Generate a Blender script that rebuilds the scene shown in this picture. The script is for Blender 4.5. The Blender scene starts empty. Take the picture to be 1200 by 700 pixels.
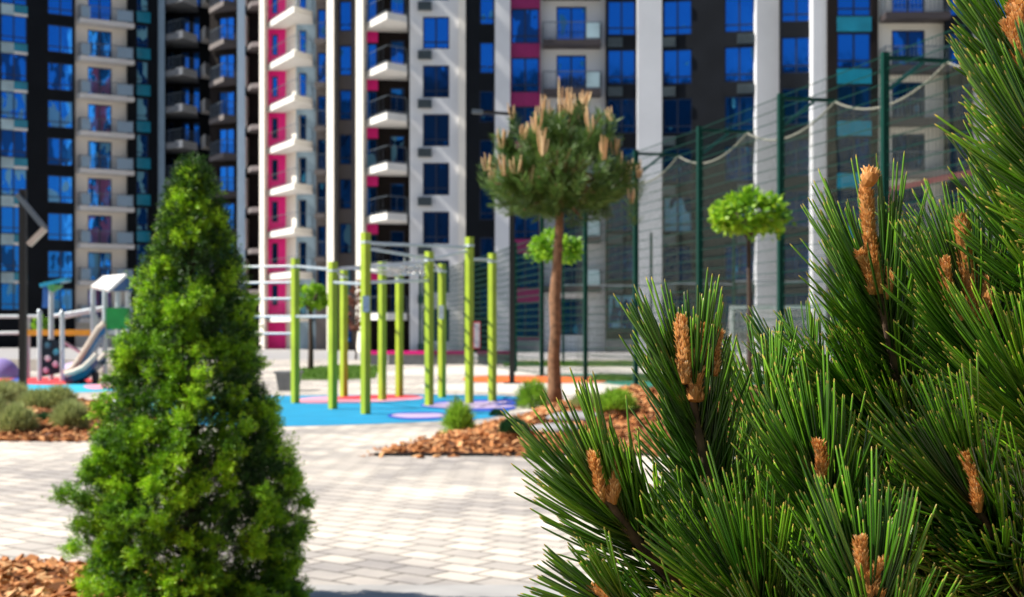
import bpy, math, random
import numpy as np
from mathutils import Vector, Matrix
R = math.radians
random.seed(7); rng = np.random.default_rng(11)
scene = bpy.context.scene
COL = scene.collection

# ------------------------------------------------------------------ camera, sky, sun, exposure
CAMH = 1.3; F = 1600.0; HY = 388.0
cam_d = bpy.data.cameras.new('camera'); cam = bpy.data.objects.new('camera', cam_d); COL.objects.link(cam)
cam.location = (0, 0, CAMH); cam.rotation_euler = (R(90), 0, 0)
cam_d.sensor_width = 36; cam_d.lens = 48; cam_d.shift_y = (HY-350)/1200
cam_d.clip_start = 0.05; cam_d.clip_end = 3000
cam_d.dof.use_dof = True; cam_d.dof.focus_distance = 1.28; cam_d.dof.aperture_fstop = 13.5
scene.camera = cam
w = bpy.data.worlds.new("World"); scene.world = w; w.use_nodes = True
SUN_EL = R(47); SUN_H = Vector((-0.99, -0.11)).normalized()      # horizontal direction towards the sun
wn = w.node_tree; bg = wn.nodes['Background']
sky = wn.nodes.new('ShaderNodeTexSky'); sky.sky_type = 'NISHITA'; sky.sun_disc = False
sky.sun_elevation = SUN_EL; sky.sun_rotation = math.atan2(SUN_H.x, SUN_H.y); sky.air_density = 1.0; sky.dust_density = 0.6; sky.ozone_density = 2.0
wn.links.new(sky.outputs[0], bg.inputs[0]); bg.inputs[1].default_value = 0.07
sd = bpy.data.lights.new('sun', 'SUN'); so = bpy.data.objects.new('sun', sd); COL.objects.link(so)
sd.energy = 5.0; sd.angle = R(0.5); sd.color = (1, 0.94, 0.84)
sdir = Vector((SUN_H.x*math.cos(SUN_EL), SUN_H.y*math.cos(SUN_EL), math.sin(SUN_EL)))
so.rotation_euler = sdir.to_track_quat('Z', 'Y').to_euler()
vs = scene.view_settings; scene.display_settings.display_device = 'sRGB'
vs.view_transform = 'Standard'; vs.look = 'None'; vs.exposure = 0.75; vs.gamma = 1
scene.cycles.max_bounces = 6; scene.cycles.transparent_max_bounces = 16
scene.cycles.use_denoising = True

# ------------------------------------------------------------------ helpers
def W(px, py, Y): return Vector(((px-600)/F*Y, Y, CAMH+(HY-py)/F*Y))
def WX(px, Y): return (px-600)/F*Y
def WZ(py, Y): return CAMH+(HY-py)/F*Y
def G(px, py): Y = CAMH*F/(py-HY); return (WX(px, Y), Y)

def mat(name, col, rough=0.6, metal=0.0, var=0.12, scale=4.0, bump=0.0, spec=0.5, bscale=None):
    m = bpy.data.materials.new(name); m.use_nodes = True; nt = m.node_tree; p = nt.nodes['Principled BSDF']
    tc = nt.nodes.new('ShaderNodeTexCoord'); n = nt.nodes.new('ShaderNodeTexNoise'); n.inputs['Scale'].default_value = scale
    n.inputs['Detail'].default_value = 6
    nt.links.new(tc.outputs['Object'], n.inputs['Vector'])
    r = nt.nodes.new('ShaderNodeValToRGB'); r.color_ramp.elements[0].position = .3; r.color_ramp.elements[1].position = .7
    r.color_ramp.elements[0].color = tuple(c*(1-var) for c in col)+(1,); r.color_ramp.elements[1].color = tuple(min(1, c*(1+var)) for c in col)+(1,)
    nt.links.new(n.outputs['Fac'], r.inputs[0]); nt.links.new(r.outputs[0], p.inputs['Base Color'])
    p.inputs['Roughness'].default_value = rough; p.inputs['Metallic'].default_value = metal; p.inputs['Specular IOR Level'].default_value = spec
    if bump:
        b = nt.nodes.new('ShaderNodeBump'); b.inputs['Strength'].default_value = bump
        n2 = nt.nodes.new('ShaderNodeTexNoise'); n2.inputs['Scale'].default_value = bscale or scale*8; n2.inputs['Detail'].default_value = 8
        nt.links.new(tc.outputs['Object'], n2.inputs['Vector']); nt.links.new(n2.outputs['Fac'], b.inputs['Height']); nt.links.new(b.outputs[0], p.inputs['Normal'])
    return m

def leafmat(name, stops, rough=0.45, trans=0.25, attr='v', spec=0.5):
    m = bpy.data.materials.new(name); m.use_nodes = True; nt = m.node_tree; p = nt.nodes['Principled BSDF']; out = nt.nodes['Material Output']
    a = nt.nodes.new('ShaderNodeAttribute'); a.attribute_name = attr
    r = nt.nodes.new('ShaderNodeValToRGB'); cr = r.color_ramp
    while len(cr.elements) < len(stops): cr.elements.new(0.5)
    for e, (pos, c) in zip(cr.elements, stops): e.position = pos; e.color = tuple(c)+(1,)
    nt.links.new(a.outputs['Fac'], r.inputs[0]); nt.links.new(r.outputs[0], p.inputs['Base Color'])
    p.inputs['Roughness'].default_value = rough; p.inputs['Specular IOR Level'].default_value = spec
    if trans > 0:
        t = nt.nodes.new('ShaderNodeBsdfTranslucent'); nt.links.new(r.outputs[0], t.inputs[0])
        mx = nt.nodes.new('ShaderNodeMixShader'); mx.inputs[0].default_value = trans
        nt.links.new(p.outputs[0], mx.inputs[1]); nt.links.new(t.outputs[0], mx.inputs[2]); nt.links.new(mx.outputs[0], out.inputs[0])
    return m

class MB:
    def __init__(s): s.v = []; s.f = []; s.a = []
    def add(s, vs_, fs, a=0.5):
        n = len(s.v); s.v += [tuple(v) for v in vs_]; s.f += [tuple(i+n for i in f) for f in fs]; s.a += [a]*len(vs_)
    def box(s, x0, x1, y0, y1, z0, z1, M=None):
        v = [Vector((x, y, z)) for z in (z0, z1) for y in (y0, y1) for x in (x0, x1)]
        if M is not None: v = [M @ q for q in v]
        s.add(v, [(0, 2, 3, 1), (4, 5, 7, 6), (0, 1, 5, 4), (2, 6, 7, 3), (0, 4, 6, 2), (1, 3, 7, 5)])
    def prism(s, pts, z0, z1):      # counter-clockwise plan polygon
        n = len(pts); v = [(p[0], p[1], z0) for p in pts]+[(p[0], p[1], z1) for p in pts]
        s.add(v, [tuple(range(n))[::-1], tuple(range(n, 2*n))]+[(i, (i+1) % n, (i+1) % n+n, i+n) for i in range(n)])
    def tube(s, pts, rad, n=8, caps=True, a=0.5):
        pts = [Vector(p) for p in pts]; k = len(pts)
        if not hasattr(rad, '__len__'): rad = [rad]*k
        vs_ = []; up = None
        for i, p in enumerate(pts):
            t = (pts[min(i+1, k-1)]-pts[max(i-1, 0)]).normalized()
            if up is None: up = t.orthogonal().normalized()
            u = (up-t*up.dot(t)).normalized(); up = u; v = t.cross(u)
            for j in range(n):
                an = 2*math.pi*j/n; vs_.append(p+(u*math.cos(an)+v*math.sin(an))*rad[i])
        fs = [(i*n+j, i*n+(j+1) % n, (i+1)*n+(j+1) % n, (i+1)*n+j) for i in range(k-1) for j in range(n)]
        if caps: fs += [tuple(range(n))[::-1], tuple(range((k-1)*n, k*n))]
        s.add(vs_, fs, a)
    def beam(s, p0, p1, w_, h_, twist=0):      # rectangular bar between two points
        p0 = Vector(p0); p1 = Vector(p1); t = (p1-p0).normalized(); ref = Vector((0, 0, 1)) if abs(t.z) < .9 else Vector((0, 1, 0))
        u = t.cross(ref).normalized(); v = u.cross(t)
        if twist: Q = Matrix.Rotation(twist, 3, t); u = Q @ u; v = Q @ v
        vs_ = [p+u*a*w_/2+v*b*h_/2 for p in (p0, p1) for a, b in ((-1, -1), (1, -1), (1, 1), (-1, 1))]
        s.add(vs_, [(0, 1, 2, 3), (7, 6, 5, 4)]+[(i, i+4, (i+1) % 4+4, (i+1) % 4) for i in range(4)])
    def mesh(s, name, loc=(0, 0, 0), smooth=False):
        me = bpy.data.meshes.new(name); L = Vector(loc)
        me.from_pydata([tuple(Vector(v)-L) for v in s.v], [], s.f)
        at = me.attributes.new('v', 'FLOAT', 'POINT'); at.data.foreach_set('value', s.a)
        if smooth: me.polygons.foreach_set('use_smooth', [True]*len(me.polygons))
        me.update(); return me

def npmesh(name, V, Fc, A, smooth=False):      # V (n,3), Fc (m,k), A (n,)
    me = bpy.data.meshes.new(name); k = Fc.shape[1]
    me.vertices.add(len(V)); me.vertices.foreach_set('co', V.astype(np.float32).ravel())
    me.loops.add(Fc.size); me.loops.foreach_set('vertex_index', Fc.astype(np.int32).ravel())
    me.polygons.add(len(Fc)); me.polygons.foreach_set('loop_start', np.arange(0, Fc.size, k, dtype=np.int32))
    try: me.polygons.foreach_set('loop_total', np.full(len(Fc), k, dtype=np.int32))
    except Exception: pass
    at = me.attributes.new('v', 'FLOAT', 'POINT'); at.data.foreach_set('value', A.astype(np.float32))
    me.polygons.foreach_set('use_smooth', np.full(len(Fc), smooth)); me.update(calc_edges=True); me.validate(); return me

def wloc(o):
    L = Vector((0, 0, 0))
    while o is not None: L = L+o.location; o = o.parent
    return L
def link(name, me, m=None, parent=None, loc=(0, 0, 0)):
    o = bpy.data.objects.new(name, me); COL.objects.link(o)
    if parent is not None: o.parent = parent
    o.location = loc
    if m is not None and not me.materials: me.materials.append(m)
    return o
def part(name, mb, m, parent, smooth=False): return link(name, mb.mesh(name, wloc(parent), smooth), m, parent)
def nppart(name, V, Fc, A, m, parent, smooth=False):
    L = np.array(wloc(parent)); return link(name, npmesh(name, V-L, Fc, A, smooth), m, parent)
def tag(o, label=None, cat=None, group=None, kind=None):
    if label: o['label'] = label
    if cat: o['category'] = cat
    if group: o['group'] = group
    if kind: o['kind'] = kind
    return o
def thing(name, label, cat, loc, group=None):
    o = bpy.data.objects.new(name, None); COL.objects.link(o); o.location = loc; o.empty_display_size = 0.2
    return tag(o, label, cat, group)
def single(name, mb, m, label, cat, loc, group=None, smooth=False):
    o = link(name, mb.mesh(name, loc, smooth), m, None, loc); return tag(o, label, cat, group)
def structure(name, mb, m): o = link(name, mb.mesh(name), m); o['kind'] = 'structure'; return o

def unit(a): return a/np.maximum(np.linalg.norm(a, axis=-1, keepdims=True), 1e-9)
def blades(B, D, L, Wd, A0, A1, bend=0.0, N=None):
    """kite-shaped flat leaves; B base, D dir, L length, Wd width -> verts, faces, attr"""
    n = len(B); D = unit(D); r = N if N is not None else rng.normal(size=(n, 3)); S = unit(np.cross(D, r)); Nn = np.cross(D, S)
    L = np.broadcast_to(L, (n,))[:, None]; Wd = np.broadcast_to(Wd, (n,))[:, None]
    V = np.stack([B, B+D*L*.5+S*Wd*.5+Nn*L*bend, B+D*L, B+D*L*.5-S*Wd*.5+Nn*L*bend], 1)
    A0 = np.broadcast_to(A0, (n,)); A1 = np.broadcast_to(A1, (n,))
    A = np.stack([A0, (A0+A1)/2, A1, (A0+A1)/2], 1)
    return V.reshape(-1, 3), np.arange(4*n).reshape(n, 4), A.ravel()
def cat_(parts_):
    V = []; Fc = []; A = []; o = 0
    for v, f, a in parts_: V.append(v); Fc.append(f+o); A.append(a); o += len(v)
    return np.concatenate(V), np.concatenate(Fc), np.concatenate(A)

# ------------------------------------------------------------------ materials
M = {}
M['white'] = mat('off white render', (.70, .71, .73), .8, var=.05, scale=.6)
M['cream'] = mat('cream render', (.82, .77, .68), .8, var=.05, scale=.6)
M['slabw'] = mat('pale concrete', (.74, .72, .68), .7, var=.08, scale=1)
M['black'] = mat('near black cladding', (.006, .008, .011), .7, spec=.15, var=.2, scale=.7)
M['charcoal'] = mat('charcoal cladding', (.009, .011, .015), .8, spec=.15, var=.2, scale=.7)
M['brown'] = mat('grey brown cladding', (.17, .15, .145), .75, var=.08, scale=.7)
M['darkbrown'] = mat('dark brown cladding', (.018, .014, .013), .8, spec=.15, var=.15, scale=.7)
M['magenta'] = mat('magenta panel', (.85, .004, .24), .5, var=.06, scale=2)
M['maroon'] = mat('maroon panel', (.26, .008, .10), .5, var=.1, scale=2)
M['teal'] = mat('teal glass panel', (.01, .22, .33), .15, var=.2, scale=1)
M['palepanel'] = mat('pale blue grey panel', (.35, .48, .52), .3, var=.25, scale=.8)
M['bluegrey'] = mat('blue grey render', (.30, .42, .52), .8, var=.06, scale=1)
M['darkslab'] = mat('dark balcony slab', (.05, .04, .042), .6)
M['frame'] = mat('dark window frame', (.01, .02, .05), .4)
M['rail'] = mat('grey metal railing', (.12, .15, .18), .4, metal=.3)
M['ac'] = mat('air conditioner metal', (.05, .07, .08), .5)
M['lime'] = mat('lime green paint', (.33, .44, .02), .45, var=.14, scale=3)
M['steel'] = mat('stainless steel', (.62, .64, .66), .25, metal=.9, var=.05)
M['galv'] = mat('galvanised tube', (.55, .6, .62), .35, metal=.5, var=.08)
M['fence'] = mat('dark green powder coat', (.002, .04, .028), .5, var=.1, spec=.15)
M['armlight'] = mat('green brace paint', (.005, .11, .09), .35, var=.1)
M['rope'] = mat('pale rope', (.22, .22, .18), .8, var=.2, scale=20)
M['lampblack'] = mat('black painted steel', (.008, .009, .01), .4)
M['greyrock'] = mat('grey stone', (.28, .28, .29), .85, var=.25, scale=9, bump=.5)
M['concrete'] = mat('grey concrete', (.2, .21, .22), .8, var=.15, scale=5, bump=.2)
M['bark'] = mat('reddish pine bark', (.20, .105, .055), .9, var=.5, scale=14, bump=.9, bscale=35)
M['darkbark'] = mat('dark bark', (.06, .04, .03), .9, var=.5, scale=30, bump=.9)

def glassmat(name, cover, curtain, seedoff):
    m = bpy.data.materials.new(name); m.use_nodes = True; nt = m.node_tree; p = nt.nodes['Principled BSDF']; out = nt.nodes['Material Output']
    p.inputs['Base Color'].default_value = (.015, .17, .62, 1); p.inputs['Metallic'].default_value = .92; p.inputs['Roughness'].default_value = .06
    oi = nt.nodes.new('ShaderNodeObjectInfo'); tc = nt.nodes.new('ShaderNodeTexCoord')
    ad = nt.nodes.new('ShaderNodeVectorMath'); ad.operation = 'MULTIPLY_ADD'; ad.inputs[1].default_value = (1.0, 1.0, .45)
    mu = nt.nodes.new('ShaderNodeMath'); mu.operation = 'MULTIPLY'; mu.inputs[1].default_value = 37+seedoff
    nt.links.new(oi.outputs['Random'], mu.inputs[0]); nt.links.new(tc.outputs['Object'], ad.inputs[0]); nt.links.new(mu.outputs[0], ad.inputs[2])
    n = nt.nodes.new('ShaderNodeTexNoise'); n.inputs['Scale'].default_value = 1.1; n.inputs['Detail'].default_value = 2; nt.links.new(ad.outputs[0], n.inputs['Vector'])
    bp = nt.nodes.new('ShaderNodeBump'); bp.inputs['Strength'].default_value = .12; bp.inputs['Distance'].default_value = .1
    nt.links.new(n.outputs['Fac'], bp.inputs['Height']); nt.links.new(bp.outputs[0], p.inputs['Normal'])
    d = nt.nodes.new('ShaderNodeBsdfDiffuse'); d.inputs[0].default_value = tuple(curtain)+(1,)  # curtain colour; the dark variants use it for painted reflections
    st = nt.nodes.new('ShaderNodeMath'); st.operation = 'GREATER_THAN'; st.inputs[1].default_value = 1-cover
    n3 = nt.nodes.new('ShaderNodeTexNoise'); n3.inputs['Scale'].default_value = 1.6; n3.inputs['Detail'].default_value = 1; nt.links.new(ad.outputs[0], n3.inputs['Vector'])
    nt.links.new(n3.outputs['Fac'], st.inputs[0])
    k = nt.nodes.new('ShaderNodeMath'); k.operation = 'MULTIPLY'; k.inputs[1].default_value = .75; nt.links.new(st.outputs[0], k.inputs[0])
    mx = nt.nodes.new('ShaderNodeMixShader'); nt.links.new(k.outputs[0], mx.inputs[0]); nt.links.new(p.outputs[0], mx.inputs[1]); nt.links.new(d.outputs[0], mx.inputs[2]); nt.links.new(mx.outputs[0], out.inputs[0])
    return m
M['glass'] = glassmat('blue mirrored glass', .28, (.05, .25, .4), 0)
M['glass_c'] = glassmat('glass with pale curtain', .5, (.16, .38, .5), 11)
M['glass_m'] = glassmat('glass with mauve curtain', .52, (.3, .1, .2), 23)
M['glass_n'] = glassmat('glass with painted dark reflections', .66, (.006, .02, .06), 3)  # dark patches painted in for what the lower windows mirror
M['glass_d'] = glassmat('glass with fewer painted reflections', .5, (.01, .03, .09), 5)  # same painted dark reflections, covering less of the pane
M['glass_t'] = glassmat('glass with light blind', .5, (.22, .5, .6), 31)

def paver_mat():
    m = bpy.data.materials.new('concrete pavers'); m.use_nodes = True; nt = m.node_tree; p = nt.nodes['Principled BSDF']
    tc = nt.nodes.new('ShaderNodeTexCoord'); mp = nt.nodes.new('ShaderNodeMapping'); mp.inputs['Rotation'].default_value = (0, 0, R(38))
    nt.links.new(tc.outputs['Object'], mp.inputs[0])
    b = nt.nodes.new('ShaderNodeTexBrick'); b.inputs['Scale'].default_value = 1; b.inputs['Brick Width'].default_value = .30; b.inputs['Row Height'].default_value = .20
    b.inputs['Mortar Size'].default_value = .012; b.inputs['Mortar Smooth'].default_value = .3; b.inputs['Bias'].default_value = -.1
    b.inputs['Color1'].default_value = (.74, .67, .58, 1); b.inputs['Color2'].default_value = (.42, .39, .36, 1); b.inputs['Mortar'].default_value = (.17, .15, .125, 1)
    nt.links.new(mp.outputs[0], b.inputs[0])
    n = nt.nodes.new('ShaderNodeTexNoise'); n.inputs['Scale'].default_value = .42; n.inputs['Detail'].default_value = 9; n.inputs['Roughness'].default_value = .62; nt.links.new(tc.outputs['Object'], n.inputs[0])
    r = nt.nodes.new('ShaderNodeValToRGB'); r.color_ramp.elements[0].position = .38; r.color_ramp.elements[0].color = (.62, .62, .65, 1); r.color_ramp.elements[1].position = .6; r.color_ramp.elements[1].color = (1.12, 1.1, 1.07, 1)
    nt.links.new(n.outputs['Fac'], r.inputs[0])
    n2 = nt.nodes.new('ShaderNodeTexNoise'); n2.inputs['Scale'].default_value = 60; n2.inputs['Detail'].default_value = 4; nt.links.new(tc.outputs['Object'], n2.inputs[0])
    r2 = nt.nodes.new('ShaderNodeValToRGB'); r2.color_ramp.elements[0].color = (.8, .8, .8, 1); r2.color_ramp.elements[1].color = (1.15, 1.15, 1.15, 1); nt.links.new(n2.outputs['Fac'], r2.inputs[0])
    m1 = nt.nodes.new('ShaderNodeMixRGB'); m1.blend_type = 'MULTIPLY'; m1.inputs[0].default_value = 1; nt.links.new(b.outputs[0], m1.inputs[1]); nt.links.new(r.outputs[0], m1.inputs[2])
    m2 = nt.nodes.new('ShaderNodeMixRGB'); m2.blend_type = 'MULTIPLY'; m2.inputs[0].default_value = 1; nt.links.new(m1.outputs[0], m2.inputs[1]); nt.links.new(r2.outputs[0], m2.inputs[2])
    nt.links.new(m2.outputs[0], p.inputs['Base Color']); p.inputs['Roughness'].default_value = .8
    bp = nt.nodes.new('ShaderNodeBump'); bp.inputs['Strength'].default_value = .4; bp.inputs['Distance'].default_value = .01; bp.invert = True
    nt.links.new(b.outputs['Fac'], bp.inputs['Height']); nt.links.new(bp.outputs[0], p.inputs['Normal'])
    return m
M['paver'] = paver_mat()
M['edgepaver'] = mat('grey border slabs', (.36, .35, .34), .85, var=.15, scale=3)
M['asphalt'] = mat('light worn asphalt', (.33, .32, .32), .9, var=.1, scale=2)
M['palegravel'] = mat('pale gravel', (.6, .56, .5), .95, var=.25, scale=12)
M['blue'] = mat('blue rubber', (.0, .25, .46), .75, var=.08, scale=2)
M['cyan'] = mat('cyan rubber', (.02, .42, .60), .75, var=.08, scale=2)
M['deepblue'] = mat('deep blue rubber', (.01, .06, .42), .75, var=.08, scale=2)
M['lilac'] = mat('lilac rubber', (.46, .36, .55), .75, var=.08, scale=2)
M['pink'] = mat('pink rubber', (.75, .32, .42), .75, var=.08, scale=2)
M['red'] = mat('red rubber', (.65, .04, .05), .75, var=.08, scale=2)
M['orange'] = mat('orange rubber', (.65, .13, .015), .8, var=.1, scale=2)
M['courtgreen'] = mat('green court rubber', (.03, .22, .15), .8, var=.1, scale=2)
M['turf'] = mat('lawn soil', (.10, .16, .03), .95, var=.3, scale=6)
M['soil'] = mat('dark soil', (.08, .055, .04), .95, var=.4, scale=8, bump=.6)
M['mulchbase'] = mat('mulch base', (.24, .09, .03), .95, var=.5, scale=22, bump=.8)
M['purple'] = mat('purple rubber dome', (.26, .2, .48), .8, var=.08, scale=2)
M['beige'] = mat('pale concrete dome', (.62, .57, .5), .85, var=.1, scale=1.5)

# ------------------------------------------------------------------ ground sheets
def sheet(name, pts, z, m, tri=None):
    mb = MB(); mb.add([(x, y, z) for x, y in pts], [tuple(range(len(pts)))]); return structure(name, mb, m)
def smooth_poly(pts, n=6):
    out = []; k = len(pts)
    for i in range(k):
        p0, p1, p2, p3 = [Vector(pts[(i+j-1) % k]) for j in range(4)]
        for s in range(n):
            t = s/n; out.append(tuple(.5*((2*p1)+(p2-p0)*t+(2*p0-5*p1+4*p2-p3)*t*t+(3*p1-p0-3*p2+p3)*t**3)))
    return out
sheet('ground', [(-600, -300), (600, -300), (600, 900), (-600, 900)], 0, M['asphalt'])
sheet('paving', [(-40, -30), (40, -30), (40, 62), (-40, 62)], .004, M['paver'])
sheet('paving_border', [(-2.2, 5.6), (12, 6.35), (12, 6.95), (-2.2, 6.95)], .008, M['edgepaver'])
def gpts(l): return [G(*p) for p in l]
bl = smooth_poly(gpts([(78, 481), (95, 474.5), (200, 466), (330, 464.5), (450, 463), (560, 463.5), (603, 465), (610, 471), (600, 480), (575, 490), (500, 495), (325, 500.5), (190, 497), (110, 489)]))
sheet('rubber_ground', bl, .008, M['blue'])
def patch(name, l, m, z): return sheet(name, smooth_poly(gpts(l)), z, m)
patch('rubber_patch_pink', [(350, 468), (395, 465), (460, 463.6), (490, 464.5), (493, 468), (455, 471), (400, 473), (352, 473)], M['pink'], .012)
patch('rubber_patch_red', [(398, 466), (440, 463.8), (485, 464), (488, 466.5), (440, 468.5), (395, 469)], M['red'], .016)
patch('rubber_patch_rim', [(454, 489), (468, 484.5), (510, 484), (525, 487), (520, 491.5), (480, 493)], M['deepblue'], .012)
patch('rubber_patch_lilac', [(459, 488.6), (470, 485.8), (508, 485.4), (520, 487.5), (515, 490), (480, 491)], M['lilac'], .016)
patch('rubber_patch_blue', [(492, 476), (520, 471), (570, 469), (606, 468), (608, 474), (600, 481), (570, 483), (520, 480)], M['deepblue'], .012)
patch('rubber_patch_mauve', [(495, 475.5), (530, 472.5), (575, 471.5), (600, 472), (578, 475), (606, 477), (575, 479.5), (525, 479)], M['lilac'], .016)
# playground rubber on the left
patch('rubber_cyan', [(-60, 452), (20, 449), (60, 449), (110, 449.5), (150, 451), (150, 457), (80, 461), (30, 462.5), (-60, 464)], M['cyan'], .008)
patch('rubber_red', [(-30, 446), (40, 443), (90, 443.5), (120, 446), (90, 450.5), (40, 451)], M['red'], .012)
patch('rubber_blue_spot', [(12, 446), (22, 443.5), (30, 445), (30, 449), (15, 449.5)], M['deepblue'], .016)
patch('rubber_lilac_spot', [(98, 453), (118, 451), (138, 452), (130, 455.5), (108, 457)], M['pink'], .016)
# court
sheet('court_ground', [(.9, 39.6), (5.7, 20.0), (30, 26), (26, 50), (2, 46)], .006, M['courtgreen'])
sheet('orange_strip', smooth_poly(gpts([(545, 443), (580, 441), (640, 441.5), (705, 442.5), (712, 447), (690, 449), (600, 449), (550, 447.5)])), .012, M['orange'])
patch('gravel_ground', [(500, 451), (560, 450), (700, 451), (735, 455), (720, 462), (650, 464), (560, 460), (500, 457)], M['palegravel'], .012)
patch('concrete_path', [(430, 437), (560, 430), (900, 430), (1100, 434), (1100, 438), (700, 438.5), (600, 440), (520, 440), (440, 441)], M['palegravel'], .011)

# grass
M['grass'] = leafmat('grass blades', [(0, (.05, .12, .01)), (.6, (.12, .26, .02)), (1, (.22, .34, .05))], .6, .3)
def lawn(name, pts, n, h, label):
    P = np.array(pts); mn = P.min(0); mx = P.max(0); q = rng.uniform(mn, mx, (n*3, 2)); ins = np.zeros(len(q), bool); j = len(P)-1
    for i in range(len(P)):
        xi, yi = P[i]; xj, yj = P[j]
        c = ((yi > q[:, 1]) != (yj > q[:, 1])) & (q[:, 0] < (xj-xi)*(q[:, 1]-yi)/(yj-yi+1e-12)+xi); ins ^= c; j = i
    q = q[ins][:n]; k = len(q); B = np.c_[q, np.full(k, .012)]; D = np.c_[rng.normal(0, .35, (k, 2)), np.ones(k)]
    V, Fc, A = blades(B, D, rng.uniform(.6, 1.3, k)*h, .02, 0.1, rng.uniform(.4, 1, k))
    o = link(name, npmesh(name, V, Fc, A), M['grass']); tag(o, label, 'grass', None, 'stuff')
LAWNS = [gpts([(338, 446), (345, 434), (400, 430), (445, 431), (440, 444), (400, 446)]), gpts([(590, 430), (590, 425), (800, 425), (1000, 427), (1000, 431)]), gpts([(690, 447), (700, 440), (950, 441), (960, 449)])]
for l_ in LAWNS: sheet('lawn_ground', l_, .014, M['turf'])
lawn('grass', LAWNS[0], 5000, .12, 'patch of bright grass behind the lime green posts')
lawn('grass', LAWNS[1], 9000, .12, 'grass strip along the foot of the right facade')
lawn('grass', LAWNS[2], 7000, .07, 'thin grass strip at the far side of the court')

# ------------------------------------------------------------------ buildings
FL = 3.0
class Bay:
    def __init__(s, x0, x1, Y0, Y1=None):
        Y1 = Y0 if Y1 is None else Y1
        s.P0 = Vector((WX(x0, Y0), Y0)); s.P1 = Vector((WX(x1, Y1), Y1)); d = s.P1-s.P0; s.L = d.length; s.u = d/s.L; s.n = Vector((s.u.y, -s.u.x))
        s.Y0 = Y0; s.Y1 = Y1; s.x0 = x0; s.x1 = x1; s.rot = math.atan2(s.u.y, s.u.x)
    def pt(s, u, d, z): q = s.P0+s.u*u+s.n*d; return Vector((q.x, q.y, z))
    def at(s, px):    # local u of a picture column
        t = (px-600)/F; den = s.u.x-t*s.u.y; return (t*s.P0.y-s.P0.x)/den
    def box(s, mb, u0, u1, d0, d1, z0, z1):
        v = [s.pt(u, d, z) for z in (z0, z1) for d in (d1, d0) for u in (u0, u1)]
        mb.add(v, [(0, 2, 3, 1), (4, 5, 7, 6), (0, 1, 5, 4), (2, 6, 7, 3), (0, 4, 6, 2), (1, 3, 7, 5)][:])
    # d1 > d0 : outer side is d1 (towards the viewer)
_wm = {}
def win_mesh(w_, h_, kind, gm):
    k = (round(w_, 2), round(h_, 2), kind, gm)
    if k not in _wm:
        f = MB(); t = .08
        f.box(-w_/2, -w_/2+t, -.05, .05, 0, h_); f.box(w_/2-t, w_/2, -.05, .05, 0, h_)
        f.box(-w_/2+t, w_/2-t, -.05, .05, 0, t); f.box(-w_/2+t, w_/2-t, -.05, .05, h_-t, h_)
        if w_ > 1.0: f.box(-.05, .05, -.045, .05, t, h_-t)
        if kind == 'win': 
            f.box(-w_/2+t, -.05, -.04, .05, h_*.2, h_*.2+.08); f.box(.05, w_/2-t, -.04, .05, h_*.2, h_*.2+.08)
        g = MB(); g.box(-w_/2+.03, w_/2-.03, .0, .03, .03, h_-.03)
        a = f.mesh('window_frame'); a.materials.append(M['frame']); b = g.mesh('window_pane'); b.materials.append(M[gm]); _wm[k] = (a, b)
    return _wm[k]
def window(bld, bay, uc, z, w_, h_, kind='win', gm='glass', d=-.15, name='window'):
    a, b = win_mesh(w_, h_, kind, gm); L = wloc(bld)
    o = link(name, a, None, bld, bay.pt(uc, d, z)-L); o.rotation_euler[2] = bay.rot
    link('pane', b, None, o); return o
def wall(bld, bay, cols, z0, z1, m, name='wall', T=.32, d=0):
    """cols: list of (u0,u1,[(zb,zt),...]) openings; strips and spandrels between"""
    mb = MB(); u = 0
    for (a, b, rows) in sorted(cols, key=lambda c: c[0]):
        if a-u > .01: bay.box(mb, u, a, d-T, d, z0, z1)
        z = z0
        for zb, zt in sorted(rows):
            if zt < z0 or zb > z1: continue
            if zb-z > .01: bay.box(mb, a, b, d-T, d-.003, z, zb)
            z = zt
        if z1-z > .01: bay.box(mb, a, b, d-T, d-.003, z, z1)
        u = b
    if bay.L-u > .01: bay.box(mb, u, bay.L, d-T, d, z0, z1)
    return part(name, mb, m, bld)
def rows_from(zb, h_, ztop, zmin=.4):
    k = math.floor((zb-zmin)/FL); z = zb-k*FL; out = []
    while z+h_ < ztop-.2: out.append((z, z+h_)); z += FL
    return out
def column_windows(bld, bay, px0, px1, pyb, h_, ztop, kind='win', gms=('glass',), T=.15, zmin=.4):
    u0 = bay.at(px0); u1 = bay.at(px1); Yc = bay.pt((u0+u1)/2, 0, 0).y; rs = rows_from(WZ(pyb, Yc), h_, ztop, zmin)
    for i, (a, b) in enumerate(rs):
        g = gms[i % len(gms)] if isinstance(gms, tuple) else gms(i, a)
        window(bld, bay, (u0+u1)/2, a, u1-u0, h_, kind, g, -T)
    return (u0, u1, rs)
_rail = {}
def railing(bld, pts, z, h=1.05, name='railing', gap=.22, th=.05):
    mb = MB()
    for a, b in zip(pts[:-1], pts[1:]):
        a = Vector(a).to_3d(); b = Vector(b).to_3d(); n = max(2, int((b-a).length/gap))
        mb.beam(a+Vector((0, 0, z+h)), b+Vector((0, 0, z+h)), th, th); mb.beam(a+Vector((0, 0, z+.1)), b+Vector((0, 0, z+.1)), .03, .03)
        for i in range(n+1): p = a.lerp(b, i/n); mb.beam(p+Vector((0, 0, z+.1)), p+Vector((0, 0, z+h)), th*.5, th*.5)
    return part(name, mb, M['rail'], bld)
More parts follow.
